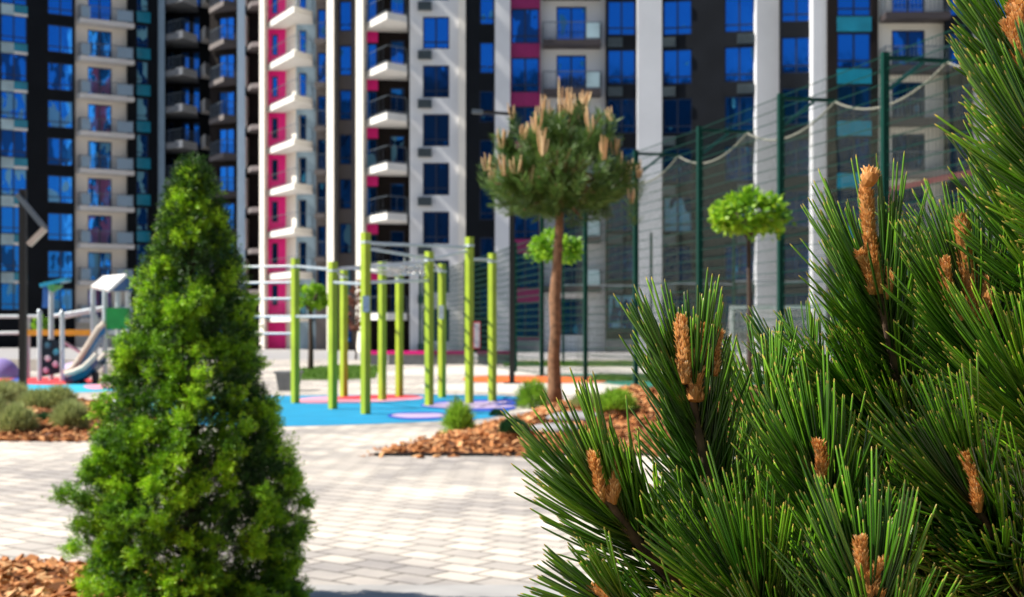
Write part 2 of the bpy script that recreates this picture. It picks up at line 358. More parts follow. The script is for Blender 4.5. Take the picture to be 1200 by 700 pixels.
def body(bld, bays, z1, depth, m, back=.36, name='core_wall'):
    fr = []
    for b in bays:
        for p in (b.P0, b.P1): q = p-b.n*back; fr.append((q.x, q.y))
    yb = max(p[1] for p in fr)+depth
    pts = fr+[(fr[-1][0]*1.08, yb), (fr[0][0]*1.08, yb)]
    mb = MB(); mb.prism(pts, 0, z1-.05); part(name, mb, m, bld)
    r = MB(); r.prism([(p[0], p[1]) for p in pts], z1-.05, z1+.25); part('roof', r, M['concrete'], bld)
def wedge(bld, pts, z, t, m, name='balcony_slab'):
    mb = MB(); mb.prism(pts, z-t, z); return part(name, mb, m, bld)

# ---- building C : the right-hand block
CT = 30.9
bC = thing('apartment_building', 'right-hand black and white apartment block with blue windows behind the green sports fence', 'building', (WX(900, 82), 84, 0), 'apartment blocks around the courtyard')
floorsC = [0.97+FL*i for i in range(10)]
def gmC(i, z): return 'glass_c' if z < 13 and random.random() < .08 else ('glass_d' if z < 19 and random.random() < .3 else 'glass')
spec = []   # bays in order
b1 = Bay(580, 598, 83.4); b2 = Bay(598, 633, 83.6); b3 = Bay(633, 710, 84.2); b4 = Bay(710, 747, 83.6); b5 = Bay(747, 775.5, 82.9)
b6 = Bay(775.5, 886, 83.2, 82.2); b7 = Bay(886, 914, 81.6); b8 = Bay(914, 952, 79.9, 79.7); b9 = Bay(952, 970, 79.0); b10 = Bay(970, 1029, 78.6)
b11 = Bay(1029, 1108, 78.9); b12 = Bay(1108, 1140, 78.2); b13 = Bay(1140, 1260, 78.5); b14 = Bay(1260, 1300, 78)
for b in (b1, b5, b7, b9): wall(bC, b, [], 0, CT, M['white'], 'pilaster', T=.9, d=.12)
wall(bC, b14, [], 0, CT, M['white'], 'pilaster', T=.9, d=.12)
c = column_windows(bC, b2, 599, 632, 51, 2.15, CT, gms=gmC); wall(bC, b2, [c], 0, CT, M['maroon'])
c = column_windows(bC, b3, 652, 687, 107.5, 2.25, CT, 'door', gms=gmC); wall(bC, b3, [c], 0, CT, M['white'])
for z, _ in c[2][1:]:
    u0, u1 = b3.at(636), b3.at(703); mb = MB(); b3.box(mb, u0, u1, .02, 1.3, z-.4, z-.04); part('balcony_slab', mb, M['darkslab'], bC)
    railing(bC, [b3.pt(u0, .1, 0), b3.pt(u0, 1.25, 0), b3.pt(u1, 1.25, 0), b3.pt(u1, .1, 0)], z-.04)
    mb = MB(); b3.box(mb, b3.at(686), b3.at(701), 1.28, 1.31, z+.05, z+.95); part('balcony_screen', mb, M['palepanel'], bC)
c = column_windows(bC, b4, 712, 745, 99, 2.15, CT, gms=gmC); wall(bC, b4, [c], 0, CT, M['charcoal'])
def acbox(bld, bay, px0, px1, z, h=.55):
    mb = MB(); u0 = bay.at(px0); u1 = bay.at(px1); bay.box(mb, u0, u1, .02, .38, z, z+h)
    for i in range(5): bay.box(mb, u0+.04, u1-.04, .385, .40, z+.06+i*h*.18, z+.10+i*h*.18)
    return part('air_conditioner', mb, M['ac'], bld)
for a, _ in c[2][1:]: acbox(bC, b4, 712, 729, a-.75)
c1 = column_windows(bC, b6, 777, 811, 99, 2.15, CT, gms=gmC); c2 = column_windows(bC, b6, 849, 884, 96, 2.15, CT, gms=gmC)
wall(bC, b6, [c1, c2], 0, CT, M['charcoal'])
for a, _ in c2[2][1:]: acbox(bC, b6, 864, 884, a-.75)
for a, _ in c1[2][1:]: acbox(bC, b6, 777, 792, a-.75)
c = column_windows(bC, b8, 916, 951, 86, 2.15, CT, gms=gmC); wall(bC, b8, [c], 0, CT, M['charcoal'])
c = column_windows(bC, b10, 981, 1021, 80, 2.05, CT, gms=gmC); wall(bC, b10, [c], 0, CT, M['darkbrown'])
for a, _ in c[2][1:]:
    mb = MB(); b10.box(mb, b10.at(981), b10.at(1021), 0, .06, a-.9, a-.05); part('spandrel_panel', mb, M['teal'], bC)
c = column_windows(bC, b11, 1045, 1084, 80, 2.2, CT, 'door', gms=gmC); wall(bC, b11, [c], 0, CT, M['cream'])
for a, _ in c[2][1:]:
    u0, u1 = b11.at(1031), b11.at(1106); mb = MB(); b11.box(mb, u0, u1, .02, 1.3, a-.42, a-.04); part('balcony_slab', mb, M['darkslab'] if a > 12 else M['brown'], bC)
    railing(bC, [b11.pt(u0, .1, 0), b11.pt(u0, 1.25, 0), b11.pt(u1, 1.25, 0), b11.pt(u1, .1, 0)], a-.04)
c = column_windows(bC, b12, 1112, 1136, 80, 2.05, CT, gms=gmC); wall(bC, b12, [c], 0, CT, M['charcoal'])
c = column_windows(bC, b13, 1160, 1200, 80, 2.05, CT, gms=gmC); wall(bC, b13, [c], 0, CT, M['cream'])
body(bC, [b1, b2, b3, b4, b5, b6, b7, b8, b9, b10, b11, b12, b13, b14], CT, 14, M['charcoal'])
for b, x0, x1 in ((b2, 598, 633), (b4, 710, 747), (b6, 775.5, 886), (b8, 914, 952), (b10, 970, 1029)):
    mb = MB(); b.box(mb, 0, b.L, .02, .14, .0, .75); part('plinth', mb, M['concrete'], bC)

# ---- building B : the block with magenta bays and sunlit fins
BT = 33.0
bB = thing('apartment_building', 'middle apartment block with magenta panels, sunlit cream fins and white balconies', 'building', (WX(430, 90), 92, 0), 'apartment blocks around the courtyard')
a1 = Bay(480, 546, 84.0); a2 = Bay(546, 580, 83.8)
c = column_windows(bB, a1, 495.5, 526.5, 57.5, 2.0, BT, gms=lambda i, z: 'glass_n' if z < 17 else 'glass'); wall(bB, a1, [c], 0, BT, M['white'], T=.34)
for a, _ in c[2]: acbox(bB, a1, 490, 506, a-.66, .5)
c = column_windows(bB, a2, 562, 579, 29, 1.95, BT, gms=gmC); wall(bB, a2, [c], 0, BT, M['black'])
mb = MB(); a2.box(mb, -.45, -.02, -.3, .15, 0, BT); part('pilaster', mb, M['cream'], bB)
def fin(px0, px1, Y, name='fin', m='cream'):
    # diamond shaped pier: its broad face looks left towards the sun
    x0 = WX(px0, Y); x1 = WX(px1, Y); d = (x1-x0)
    mb = MB(); mb.prism([(x0, Y), (x1, Y-d*.95), (x1+d*.12, Y-d*.8), (x1+.1, Y+1.6), (x0, Y+1.6)], 0, BT); part(name, mb, M[m], bB)
# balcony bay 437-480, grey bay 397-427, recess 370-385, pink bay 305-370, edge strip 280-305
a3 = Bay(426, 443, 85.6); a4 = Bay(443, 480, 85.9)
c = column_windows(bB, a3, 428, 442, 88, 2.0, BT, 'door', gms=gmC); 
for z, zt in c[2]:
    mb = MB(); a3.box(mb, 0, a3.L, .0, .08, zt+.02, zt+.72); part('magenta_panel', mb, M['magenta'], bB)
wall(bB, a3, [c], 0, BT, M['darkbrown'])
c = column_windows(bB, a4, 457, 474, 88, 2.2, BT, 'door', gms=gmC); wall(bB, a4, [c], 0, BT, M['darkbrown'])
for z, zt in c[2]:
    p0 = (WX(426, 85.0), 85.0); p1 = (WX(453.5, 81.6), 81.6); p2 = (WX(476, 82.6), 82.6); p3 = (WX(478, 85.5), 85.5)
    wedge(bB, [p0, p1, p2, p3], z-.02, .42, M['slabw'])
    railing(bB, [p0, p1, p2, p3], z-.02, 1.0, gap=.6, th=.03)
fin(417, 426, 84.4)
a5 = Bay(393, 417, 92.0)
c = column_windows(bB, a5, 397.8, 412, 36.5, 2.05, BT, gms=gmC); wall(bB, a5, [c], 0, BT, M['brown'])
fin(383, 392, 91.0)
a6 = Bay(370, 384, 94.5)
c = column_windows(bB, a6, 372, 382, 48, 2.2, BT, 'door', gms=gmC); wall(bB, a6, [c], 0, BT, M['brown'])
for z, zt in c[2]:
    mb = MB(); a6.box(mb, .05, a6.L-.02, .0, 1.0, z-.35, z-.02); part('balcony_slab', mb, M['brown'], bB)
    railing(bB, [a6.pt(.05, .95, 0), a6.pt(a6.L-.05, .95, 0)], z-.02)
a7 = Bay(305, 335, 98.2); a8 = Bay(335, 347, 98.2, 96.6); a9 = Bay(347, 370, 96.6)
c = column_windows(bB, a7, 318.5, 325.5, 65, 1.5, BT, gms=gmC); wall(bB, a7, [c], 0, BT, M['magenta'])
wall(bB, a8, [], 0, BT, M['cream'])
c9 = column_windows(bB, a9, 349, 359, 72, 2.2, BT, 'door', gms=gmC); wall(bB, a9, [c9], 0, BT, M['bluegrey'])
for z, zt in c9[2]:
    p0 = (WX(313, 97.8), 97.8); p1 = (WX(344.5, 92.6), 92.6); p2 = (WX(366, 94.2), 94.2); p3 = (WX(367, 96.4), 96.4); p4 = (WX(347, 96.4), 96.4)
    wedge(bB, [p0, p1, p2, p3, p4, (WX(333, 97.9), 97.9)], z-.02, .42, M['slabw'])
    railing(bB, [p0, p1, p2, p3], z-.02, 1.0, gap=.6, th=.03)
fin(304, 310.5, 97.4)
b0 = Bay(287, 305, 101.5); b00 = Bay(278, 287, 100.5)
wall(bB, b00, [], 0, BT, M['bluegrey'])
wall(bB, b0, [], 0, BT, M['darkbrown'])
for k in range(11):
    z = 1.3+k*3.0
    wedge(bB, [(WX(288, 101.4), 101.4), (WX(294, 99.3), 99.3), (WX(304, 99), 99.0), (WX(305, 101.4), 101.4)], z, .35, M['brown'])
    mb = MB(); b0.box(mb, b0.at(287.3), b0.at(291.5), .02, .9, z+.02, z+2.3); part('balcony_screen', mb, M['cream'], bB)
body(bB, [b00, b0, a7, a8, a9, a6, a5, a3, a4, a1, a2], BT, 14, M['charcoal'])

# ---- building A : left block
AT = 36.0
bA = thing('apartment_building', 'left-hand apartment block with a cream balcony column between black bays', 'building', (WX(100, 112), 116, 0), 'apartment blocks around the courtyard')
def YA(px): return 106.5+px*.035
def BA(x0, x1, off=0): return Bay(x0, x1, YA(x0)+off, YA(x1)+off)
gA = ('glass', 'glass_c', 'glass', 'glass_c', 'glass_t', 'glass_c', 'glass')
def gmA(i, z): return 'glass' if z > 22 else ('glass_c', 'glass_d', 'glass', 'glass_t', 'glass_d')[i % 5]
def gmM(i, z): return 'glass' if z > 23 else ('glass_m', 'glass_c', 'glass_m')[i % 3]
e0 = BA(-60, 33); c = column_windows(bA, e0, 1, 32, 50, 2.15, AT, gms=gmA); cL = column_windows(bA, e0, -52, -20, 50, 2.15, AT, gms=gmA); wall(bA, e0, [cL, c], 0, AT, M['black'])
for a, _ in c[2][1:]:
    mb = MB(); e0.box(mb, e0.at(1), e0.at(16), 0, .07, a-.88, a-.04); part('spandrel_panel', mb, M['palepanel'], bA)
    mb = MB(); e0.box(mb, e0.at(16)+.01, e0.at(32), 0, .05, a-.66, a-.04); part('spandrel_panel', mb, M['teal'], bA)
    mb = MB(); e0.box(mb, e0.at(16)+.01, e0.at(32), 0, .07, a-.90, a-.67); part('spandrel_panel', mb, M['slabw'], bA)
e1 = BA(33, 88); c = column_windows(bA, e1, 56, 86, 62, 2.2, AT, gms=gmA); wall(bA, e1, [c], 0, AT, M['black'])
e2 = BA(88, 150, .3); c = column_windows(bA, e2, 103, 131, 70, 2.35, AT, 'door', gms=gmM); wall(bA, e2, [c], 0, AT, M['cream'])
for z, _ in c[2]:
    mb = MB(); u0, u1 = e2.at(90), e2.at(153); e2.box(mb, u0, u1, .02, 1.2, z-.38, z-.02); part('balcony_slab', mb, M['slabw'], bA)
    railing(bA, [e2.pt(u0+.05, .1, 0), e2.pt(u0+.05, 1.1, 0), e2.pt(u1-.05, 1.1, 0), e2.pt(u1-.05, .1, 0)], z-.02)
    mb = MB(); e2.box(mb, u0+.1, e2.at(102), 1.12, 1.14, z+.08, z+.95); part('balcony_screen', mb, M['bluegrey'], bA); mb = MB(); e2.box(mb, e2.at(133), u1-.1, 1.12, 1.14, z+.08, z+.95); part('balcony_screen', mb, M['bluegrey'], bA)
e3 = BA(150, 185, -.3); c = column_windows(bA, e3, 160, 174, 56, 1.9, AT, gms=('glass_t',)); wall(bA, e3, [c], 0, AT, M['black'])
for a, _ in c[2][1:]:
    mb = MB(); e3.box(mb, e3.at(160), e3.at(176), 0, .1, a-.95, a-.06); part('spandrel_panel', mb, M['teal'], bA)
e4 = BA(185, 193, -.2); wall(bA, e4, [], 0, AT, M['bluegrey'])
e5 = Bay(193, 246, 116.5); c = column_windows(bA, e5, 196, 204, 50, 2.2, AT, 'door', gms=gmC); c2 = column_windows(bA, e5, 212, 222, 50, 2.2, AT, 'door', gms=gmC); c3 = column_windows(bA, e5, 226, 234, 50, 2.2, AT, 'door', gms=gmC)
wall(bA, e5, [c, c2, c3], 0, AT, M['black'])
for z, _ in c[2]:
    wedge(bA, [(WX(190, 116.2), 116.2), (WX(191, 113.5), 113.5), (WX(214, 112.0), 112.0), (WX(231, 114.0), 114.0), (WX(233, 116.2), 116.2)], z-.02, .5, M['concrete'])
    wedge(bA, [(WX(206, 112.6), 112.6), (WX(214, 111.9), 111.9), (WX(231, 113.9), 113.9), (WX(231, 114.05), 114.05), (WX(214, 112.06), 112.06), (WX(206, 112.75), 112.75)], z+.06, .6, M['slabw'], 'slab_edge')
    railing(bA, [(WX(190.5, 113.6), 113.6), (WX(214, 112.1), 112.1), (WX(231, 114.1), 114.1)], z-.02)
    wedge(bA, [(WX(235, 115.5), 115.5), (WX(240, 113.4), 113.4), (WX(246, 114.4), 114.4), (WX(246, 116), 116)], z+.75, 1.0, M['slabw'], 'balcony_screen')
e6 = Bay(246, 279, 110.6, 109.6); c = column_windows(bA, e6, 256, 274, 52, 2.2, AT, 'door', gms=gmC); wall(bA, e6, [c], 0, AT, M['darkbrown'])
for z, _ in c[2]:
    wedge(bA, [(WX(245, 110.4), 110.4), (WX(262, 107.6), 107.6), (WX(277, 108.2), 108.2), (WX(278, 109.5), 109.5)], z-.02, .4, M['brown'])
    railing(bA, [(WX(246, 110.2), 110.2), (WX(262, 107.7), 107.7), (WX(277, 108.3), 108.3)], z-.02)
body(bA, [e0, e1, e2, e3, e4, e5, e6], AT, 12, M['black'])

# ---- block behind the viewpoint: it is what the lower windows mirror
bD = thing('apartment_building', 'dark apartment block behind the viewpoint, seen only mirrored in lower window glass', 'building', (0, -62, 0), 'apartment blocks around the courtyard')
mb = MB()
mb.box(-75, 90, -76, -62, 0, 44); part('wall', mb, M['darkbrown'], bD)
for k in range(9):
    mb = MB(); x = -70+k*18; mb.box(x, x+5, -62, -61.6, 1, 43); part('wall_panel', mb, M['brown'], bD)

#@@REST
# ------------------------------------------------------------------ planting beds
def dist_poly(P, x, y):      # signed distance (inside positive) to polygon, vectorised
    P = np.array(P); d = np.full(x.shape, 1e9); ins = np.zeros(x.shape, bool); j = len(P)-1
    for i in range(len(P)):
        a = P[j]; b = P[i]; e = b-a; t = np.clip(((x-a[0])*e[0]+(y-a[1])*e[1])/(e@e), 0, 1)
        d = np.minimum(d, np.hypot(x-a[0]-e[0]*t, y-a[1]-e[1]*t))
        c = ((b[1] > y) != (a[1] > y)) & (x < (a[0]-b[0])*(y-b[1])/(a[1]-b[1]+1e-12)+b[0]); ins ^= c; j = i
    return np.where(ins, d, -d)
def lump(x, y, s=1.0): return (np.sin(x*2.3*s+1)*np.sin(y*1.9*s+.5)+.5*np.sin(x*5.1*s+y*3.3*s)+.3*np.sin(x*9*s-y*7*s))
class Bed:
    def __init__(s, poly, h, soft, edge=.05): s.P = poly; s.h = h; s.soft = soft; s.edge = edge
    def z(s, x, y):
        x = np.asarray(x, float); y = np.asarray(y, float); d = dist_poly(s.P, x, y); t = np.clip(d/s.soft, 0, 1); t = t*t*(3-2*t)
        return np.where(d > 0, s.edge+t*s.h*(1+.13*lump(x, y)), 0)
def build_bed(bed, name, m, n=46):
    P = np.array(bed.P); mn = P.min(0); mx = P.max(0); xs = np.linspace(mn[0], mx[0], n); ys = np.linspace(mn[1], mx[1], n)
    X, Y = np.meshgrid(xs, ys); Z = bed.z(X, Y); D = dist_poly(bed.P, X, Y)
    Z = np.where(D > 0, Z, -.05)
    V = np.stack([X, Y, Z], -1).reshape(-1, 3); I = np.arange(n*n).reshape(n, n)
    Fc = np.stack([I[:-1, :-1], I[:-1, 1:], I[1:, 1:], I[1:, :-1]], -1).reshape(-1, 4)
    keep = (D.ravel()[Fc] > -.3).any(1); o = link(name, npmesh(name, V, Fc[keep], np.full(len(V), .5), True), m); o['kind'] = 'structure'; return o
M['chips'] = leafmat('bark chips', [(0, (.08, .03, .012)), (.35, (.36, .13, .035)), (.75, (.56, .24, .08)), (1, (.70, .42, .2))], .85, 0)
def chips(bed, n, size, label, spill=.12):
    P = np.array(bed.P); mn = P.min(0)-spill; mx = P.max(0)+spill; q = rng.uniform(mn, mx, (n*3, 2)); d = dist_poly(bed.P, q[:, 0], q[:, 1])
    q = q[(d > 0) | ((d > -spill) & (rng.random(len(q)) < .10))][:n]; k = len(q)
    z = bed.z(q[:, 0], q[:, 1])+rng.uniform(.004, .03, k); C = np.c_[q, z]
    an = rng.uniform(0, 2*np.pi, k); tilt = rng.normal(0, .38, (k, 2)); L = rng.uniform(.6, 1.5, k)*size; Wd = L*rng.uniform(.3, .6, k); T = L*.14
    L = L*np.where(rng.random(k) < .45, .5, 1.15); Wd = L*rng.uniform(.3, .6, k); T = L*.14
    U = np.stack([np.cos(an), np.sin(an), tilt[:, 0]], 1); U = unit(U); Vv = unit(np.cross(np.stack([tilt[:, 1], np.zeros(k), np.ones(k)], 1), U)); N = np.cross(U, Vv)
    corners = []
    for c in (-1, 1):
        for a, b in ((-1, -.6), (-.3, -1), (1, -.5), (.7, .9), (-.6, 1)):
            corners.append(C+U*(a*L/2)[:, None]+Vv*(b*Wd/2)[:, None]+N*(c*T/2)[:, None])
    V = np.stack(corners, 1).reshape(-1, 3); base = np.arange(k)[:, None]*10
    tris = []
    for t in ((5, 6, 7), (5, 7, 8), (5, 8, 9), (0, 2, 1), (0, 3, 2), (0, 4, 3)): tris.append(base+np.array(t))
    for i in range(5):
        j = (i+1) % 5; tris.append(base+np.array((i, j, j+5))); tris.append(base+np.array((i, j+5, i+5)))
    Fc = np.concatenate(tris); A = np.repeat(rng.random(k), 10)
    o = link('bark_mulch', npmesh('bark_mulch', V, Fc, A), M['chips']); tag(o, label, 'bark mulch', None, 'stuff')
right_bed = Bed([(-1.32, 14.2), (5.5, 14.2), (6.0, 21.5), (1.3, 21.8), (-.15, 19.2), (-.75, 16.8)], .40, 1.9, .03)
left_bed = Bed([(-12, 15.9), (-4.95, 15.9), (-4.9, 19.5), (-6.6, 23.5), (-12, 25)], .16, 1.4, .03)
near_bed = Bed([(-5.5, 7.5), (-2.5, 7.42), (-1.5, 6.85), (-.86, 6.0), (-.9, 4.2), (-5.5, 4.2)], .10, .8, .03)
pine_bed = Bed([(-.5, -1), (4.5, -1), (4.5, 3.4), (1.2, 3.4), (.1, 2.6)], .05, .5, .03)
for b_, m_ in ((right_bed, 'mulchbase'), (left_bed, 'mulchbase'), (near_bed, 'mulchbase'), (pine_bed, 'mulchbase')): build_bed(b_, 'mulch_mound', M[m_])
chips(right_bed, 26000, .085, 'orange-brown bark chips heaped over the raised bed below the tall pine', .3)
chips(left_bed, 14000, .10, 'orange-brown bark chips between the grey-green mounds on the left')
chips(near_bed, 16000, .07, 'bark chips around the foot of the conical spruce')
mb = MB(); mb.beam((-1.42, 14.14, .02), (5.5, 14.14, .02), .03, .035)
single('bed_edging', mb, M['lampblack'], 'low dark strip edging the front of the raised bark bed', 'edging', (1, 14.12, 0))
def rock(loc, sx, sy, sz, label, seed):
    r = np.random.default_rng(seed); mb = MB(); nu, nv = 14, 8; V = []
    for j in range(nv+1):
        for i in range(nu):
            th = 2*math.pi*i/nu; ph = math.pi*j/nv; k = 1+.18*math.sin(3*th+seed)+.1*math.sin(5*th+ph*3+seed)+.05*r.normal()
            V.append((loc[0]+sx*k*math.sin(ph)*math.cos(th), loc[1]+sy*k*math.sin(ph)*math.sin(th), loc[2]+sz*math.copysign(abs(math.cos(ph))**.55, math.cos(ph))*(1+.1*r.normal())))
    mb.add(V, [(j*nu+i, j*nu+(i+1) % nu, (j+1)*nu+(i+1) % nu, (j+1)*nu+i) for j in range(nv) for i in range(nu)])
    return single('stone', mb, M['greyrock'], label, 'stone', (loc[0], loc[1], loc[2]-sz), 'flat grey stones in the bark bed', True)
def onbed(bed, px, py):      # ground point of the bed seen at the pixel
    Y = 8.0
    while Y < 40:
        x = WX(px, Y)
        if WZ(py, Y) <= float(bed.z(x, Y)): return Vector((x, Y, float(bed.z(x, Y))))
        Y += .03
    g = G(px, py); return Vector((g[0], g[1], 0))
q = onbed(right_bed, 676, 493); rock(q+Vector((0, .1, .02)), .33, .3, .07, 'larger flat grey stone right below the pine trunk', 3)
q = onbed(right_bed, 655, 506); rock(q+Vector((0, .05, .02)), .30, .22, .06, 'flat grey stone lying lower in the bark, left of its neighbour', 5)

# ------------------------------------------------------------------ low plants
M['shrubg'] = leafmat('bright shrub leaves', [(0, (.10, .18, .02)), (.5, (.26, .48, .03)), (1, (.46, .66, .10))], .6, .4)
M['sage'] = leafmat('grey green foliage', [(0, (.2, .16, .09)), (.45, (.34, .40, .14)), (1, (.58, .66, .30))], .7, .3)
M['darkg'] = leafmat('dark cushion foliage', [(0, (.01, .04, .015)), (.6, (.02, .10, .03)), (1, (.06, .2, .05))], .6, .2)
def mound(loc, rx, rz, n, leaf, wid, m, label, spike=.5, group=None, name='shrub', tips=.9):
    t = thing(name, label, 'shrub', loc, group); L = np.array(loc)
    u = unit(rng.normal(size=(n, 3))); u[:, 2] = np.abs(u[:, 2]); rr = rng.uniform(.45, 1, n)**.6*(1+.12*np.sin(u[:, 0]*7+loc[0]*3)*np.cos(u[:, 1]*6))
    B = L+u*rr[:, None]*np.array([rx, rx, rz])*.85; D = u*spike+np.array([0, 0, .5])+rng.normal(0, .35, (n, 3))
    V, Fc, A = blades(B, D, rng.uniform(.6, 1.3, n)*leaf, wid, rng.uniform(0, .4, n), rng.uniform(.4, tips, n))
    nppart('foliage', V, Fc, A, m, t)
    mb = MB()
    for i in range(14):
        a = rng.uniform(0, 6.28); r0 = rx*.15; mb.tube([(loc[0]+r0*math.cos(a), loc[1]+r0*math.sin(a), loc[2]-.02), (loc[0]+rx*.5*math.cos(a), loc[1]+rx*.5*math.sin(a), loc[2]+rz*.6)], [.008, .003], 5)
    part('stem', mb, M['darkbark'], t); return t
def moundpx(bed, px, pyb, wpx, hpx, n, leaf, wid, m, label, **k):
    q = onbed(bed, px, pyb) if bed else Vector((*G(px, pyb), 0)); s = q.y/F
    return mound(q, wpx*s/2, hpx*s*.85, n, leaf, wid, m, label, **k)
moundpx(right_bed, 538, 507, 30, 40, 1300, .17, .012, M['shrubg'], 'upright bright green shrub at the left end of the bark bed', spike=.28)
moundpx(right_bed, 602, 508, 38, 21, 2600, .05, .010, M['darkg'], 'dark green cushion plant in the bark beside the flat stones', spike=1)
moundpx(right_bed, 583, 488, 20, 9, 900, .05, .010, M['darkg'], 'small dark cushion plant behind the larger one', spike=1)
moundpx(right_bed, 625, 479, 40, 40, 2000, .15, .012, M['shrubg'], 'bright green rounded shrub immediately left of the pine trunk', spike=.6)
moundpx(right_bed, 722, 482, 46, 26, 2000, .10, .012, M['shrubg'], 'bright green shrub right of the pine trunk behind the bark', spike=.6)
moundpx(right_bed, 690, 476, 40, 14, 1600, .09, .010, M['sage'], 'low grey-green plant just right of the pine trunk', spike=.8)
LB = [(-8, 474, 60, 22, 'leftmost pale mound at the frame edge, behind the others'), (8, 472, 56, 22, 'pale grey-green mound left of the lamp pole foot'), (44, 480, 50, 18, 'grey-green mound in the middle of the left bed, right of the lamp pole'),
      (70, 481, 40, 24, 'grey-green mound at the back right of the left bed'), (20, 506, 40, 26, 'brown-footed grey-green mound at the front left of the left bed'),
      (82, 502, 42, 26, 'grey-green mound at the front right of the left bed'), (-12, 496, 44, 30, 'front mound cut by the left edge of the picture')]
for px, py, w_, h_, lab in LB: moundpx(left_bed, px, py, w_, h_*1.35, 2400, .13, .010, M['sage'], lab, spike=.7, group='grey-green mounds in the left bed')
moundpx(left_bed, 52, 494, 26, 10, 900, .05, .01, M['darkg'], 'small dark green plant low in the left bark bed', spike=1)

# ------------------------------------------------------------------ small round-headed trees
M['maple'] = leafmat('maple leaves', [(0, (.06, .17, .01)), (.5, (.17, .38, .015)), (1, (.46, .70, .04))], .5, .4)
M['redleaf'] = leafmat('reddish leaves', [(0, (.12, .03, .02)), (1, (.28, .12, .07))], .6, .3)
def globe_tree(px, Y, py0, py1, wpx, label, trunkw=.05, n=700, leaf=.13, m='maple', base=0, name='globe_maple_tree'):
    x = WX(px, Y); s = Y/F; zt = WZ(py0, Y); zb = WZ(py1, Y); rx = wpx*s/2; rz = (zt-zb)/2; c = np.array([x, Y, (zt+zb)/2])
    t = thing(name, label, 'tree', (x, Y, base))
    mb = MB(); mb.tube([(x, Y, base), (x+.01, Y, (zb+base)*.5), (x-.01, Y, zb+.15*rz)], [trunkw, trunkw*.8, trunkw*.6], 10)
    br = []
    for i in range(9):
        a = i*2.4; e = c+np.array([math.cos(a)*rx*.7, math.sin(a)*rx*.7, rng.uniform(-.3, .7)*rz]); mb.tube([(x-.01, Y, zb+.1*rz), tuple(c*.5+e*.5+np.array([0, 0, -.05])), tuple(e)], [trunkw*.45, trunkw*.25, .008], 6)
    part('trunk', mb, M['darkbark'], t)
    k = n//14; cl = unit(rng.normal(size=(k, 3))); cl *= (rng.uniform(.55, 1.0, k)**.5)[:, None]; cl[:, 2] = np.where(cl[:, 2] < -.5, cl[:, 2]*.5, cl[:, 2]); cl = c+cl*np.array([rx, rx, rz])*.86
    B = np.repeat(cl, 14, 0)+rng.normal(0, .055, (k*14, 3))*(rx/.6); D = unit(B-c)+rng.normal(0, .6, (len(B), 3))+np.array([0, 0, -.15])
    N = np.array([0, 0, 1.0])+rng.normal(0, .6, (len(B), 3))
    av = np.repeat(rng.uniform(.1, .8, k), 14)+rng.uniform(-.1, .25, len(B))
    V, Fc, A = blades(B, D, rng.uniform(.6, 1.1, len(B))*leaf, leaf*.85, av, av+.1, .08, N); nppart('crown', V, Fc, A, M[m], t); return t
globe_tree(878, 20.0, 223, 284, 92, 'small tree with a bright yellow-green globe crown in front of the green fence', .05, 1500, .11)
globe_tree(650, 29, 272, 311, 66, 'bright globe crown half hidden by the brown pine trunk', .05, 1100, .13)
globe_tree(364, 44, 333, 368, 42, 'small dark-trunked tree between lime green posts, crown against the magenta block', .10, 900, .14)
globe_tree(49, 60, 370, 392, 24, 'small far green tree crown behind the climbing wall', .06, 500, .16)
globe_tree(417, 62, 322, 412, 20, 'slender reddish tree in front of the cream fin', .06, 700, .14, m='redleaf', name='slender_tree')

# ------------------------------------------------------------------ tall fence, netting, court
H = 5.42
FP = [(635, 39.4), (686, 35.3), (745, 31.1), (820, 27.5), (915, 23.7), (1037, 20.2), (1200, 16.9)]
FP = [(WX(p, Y), Y) for p, Y in FP]
fence = thing('sports_fence', 'tall dark green wire mesh sports fence running along the right side', 'fence', (FP[3][0], FP[3][1], 0))
dirv = (Vector(FP[-1])-Vector(FP[0])).normalized(); inn = Vector((-dirv.y, dirv.x)); inn = inn if inn.x > 0 else -inn
jo = []
for i, (x, y) in enumerate(FP):
    mb = MB(); mb.beam((x, y, 0), (x, y, H), .10, .10, math.atan2(dirv.y, dirv.x)); mb.box(x-.15, x+.15, y-.15, y+.15, 0, .02); part('post', mb, M['fence'], fence)
    e = Vector((x, y))+inn*1.02; jo.append((e.x, e.y))
    mb = MB(); mb.beam((x, y, H-.08), (e.x, e.y, H-.08), .06, .06); part('arm', mb, M['fence'], fence)
    mb = MB(); q_ = Vector((x, y))+inn*.62; mb.beam((x+inn.x*.05, y+inn.y*.05, H-.55), (q_.x, q_.y, H-.12), .05, .05); part('brace', mb, M['armlight'], fence)
def mesh_panel(parent, p, q_, z0, z1, vs=.10, hs=.2, r=.007, mname='fence'):
    p = Vector(p); q_ = Vector(q_); L = (q_-p).length; mb = MB(); n = int(L/vs)
    for i in range(1, n): c_ = p.lerp(q_, i/n); mb.beam((c_.x, c_.y, z0), (c_.x, c_.y, z1), r, r)
    k = int((z1-z0)/hs)
    for j in range(k+1): z = z0+(z1-z0)*j/k; mb.beam((p.x, p.y, z), (q_.x, q_.y, z), r*2.6, r*2.6)
    return part('mesh_panel', mb, M[mname], parent)
for a, b in zip(FP[:-1], FP[1:]): mesh_panel(fence, a, b, .08, H-.05, r=.0045)
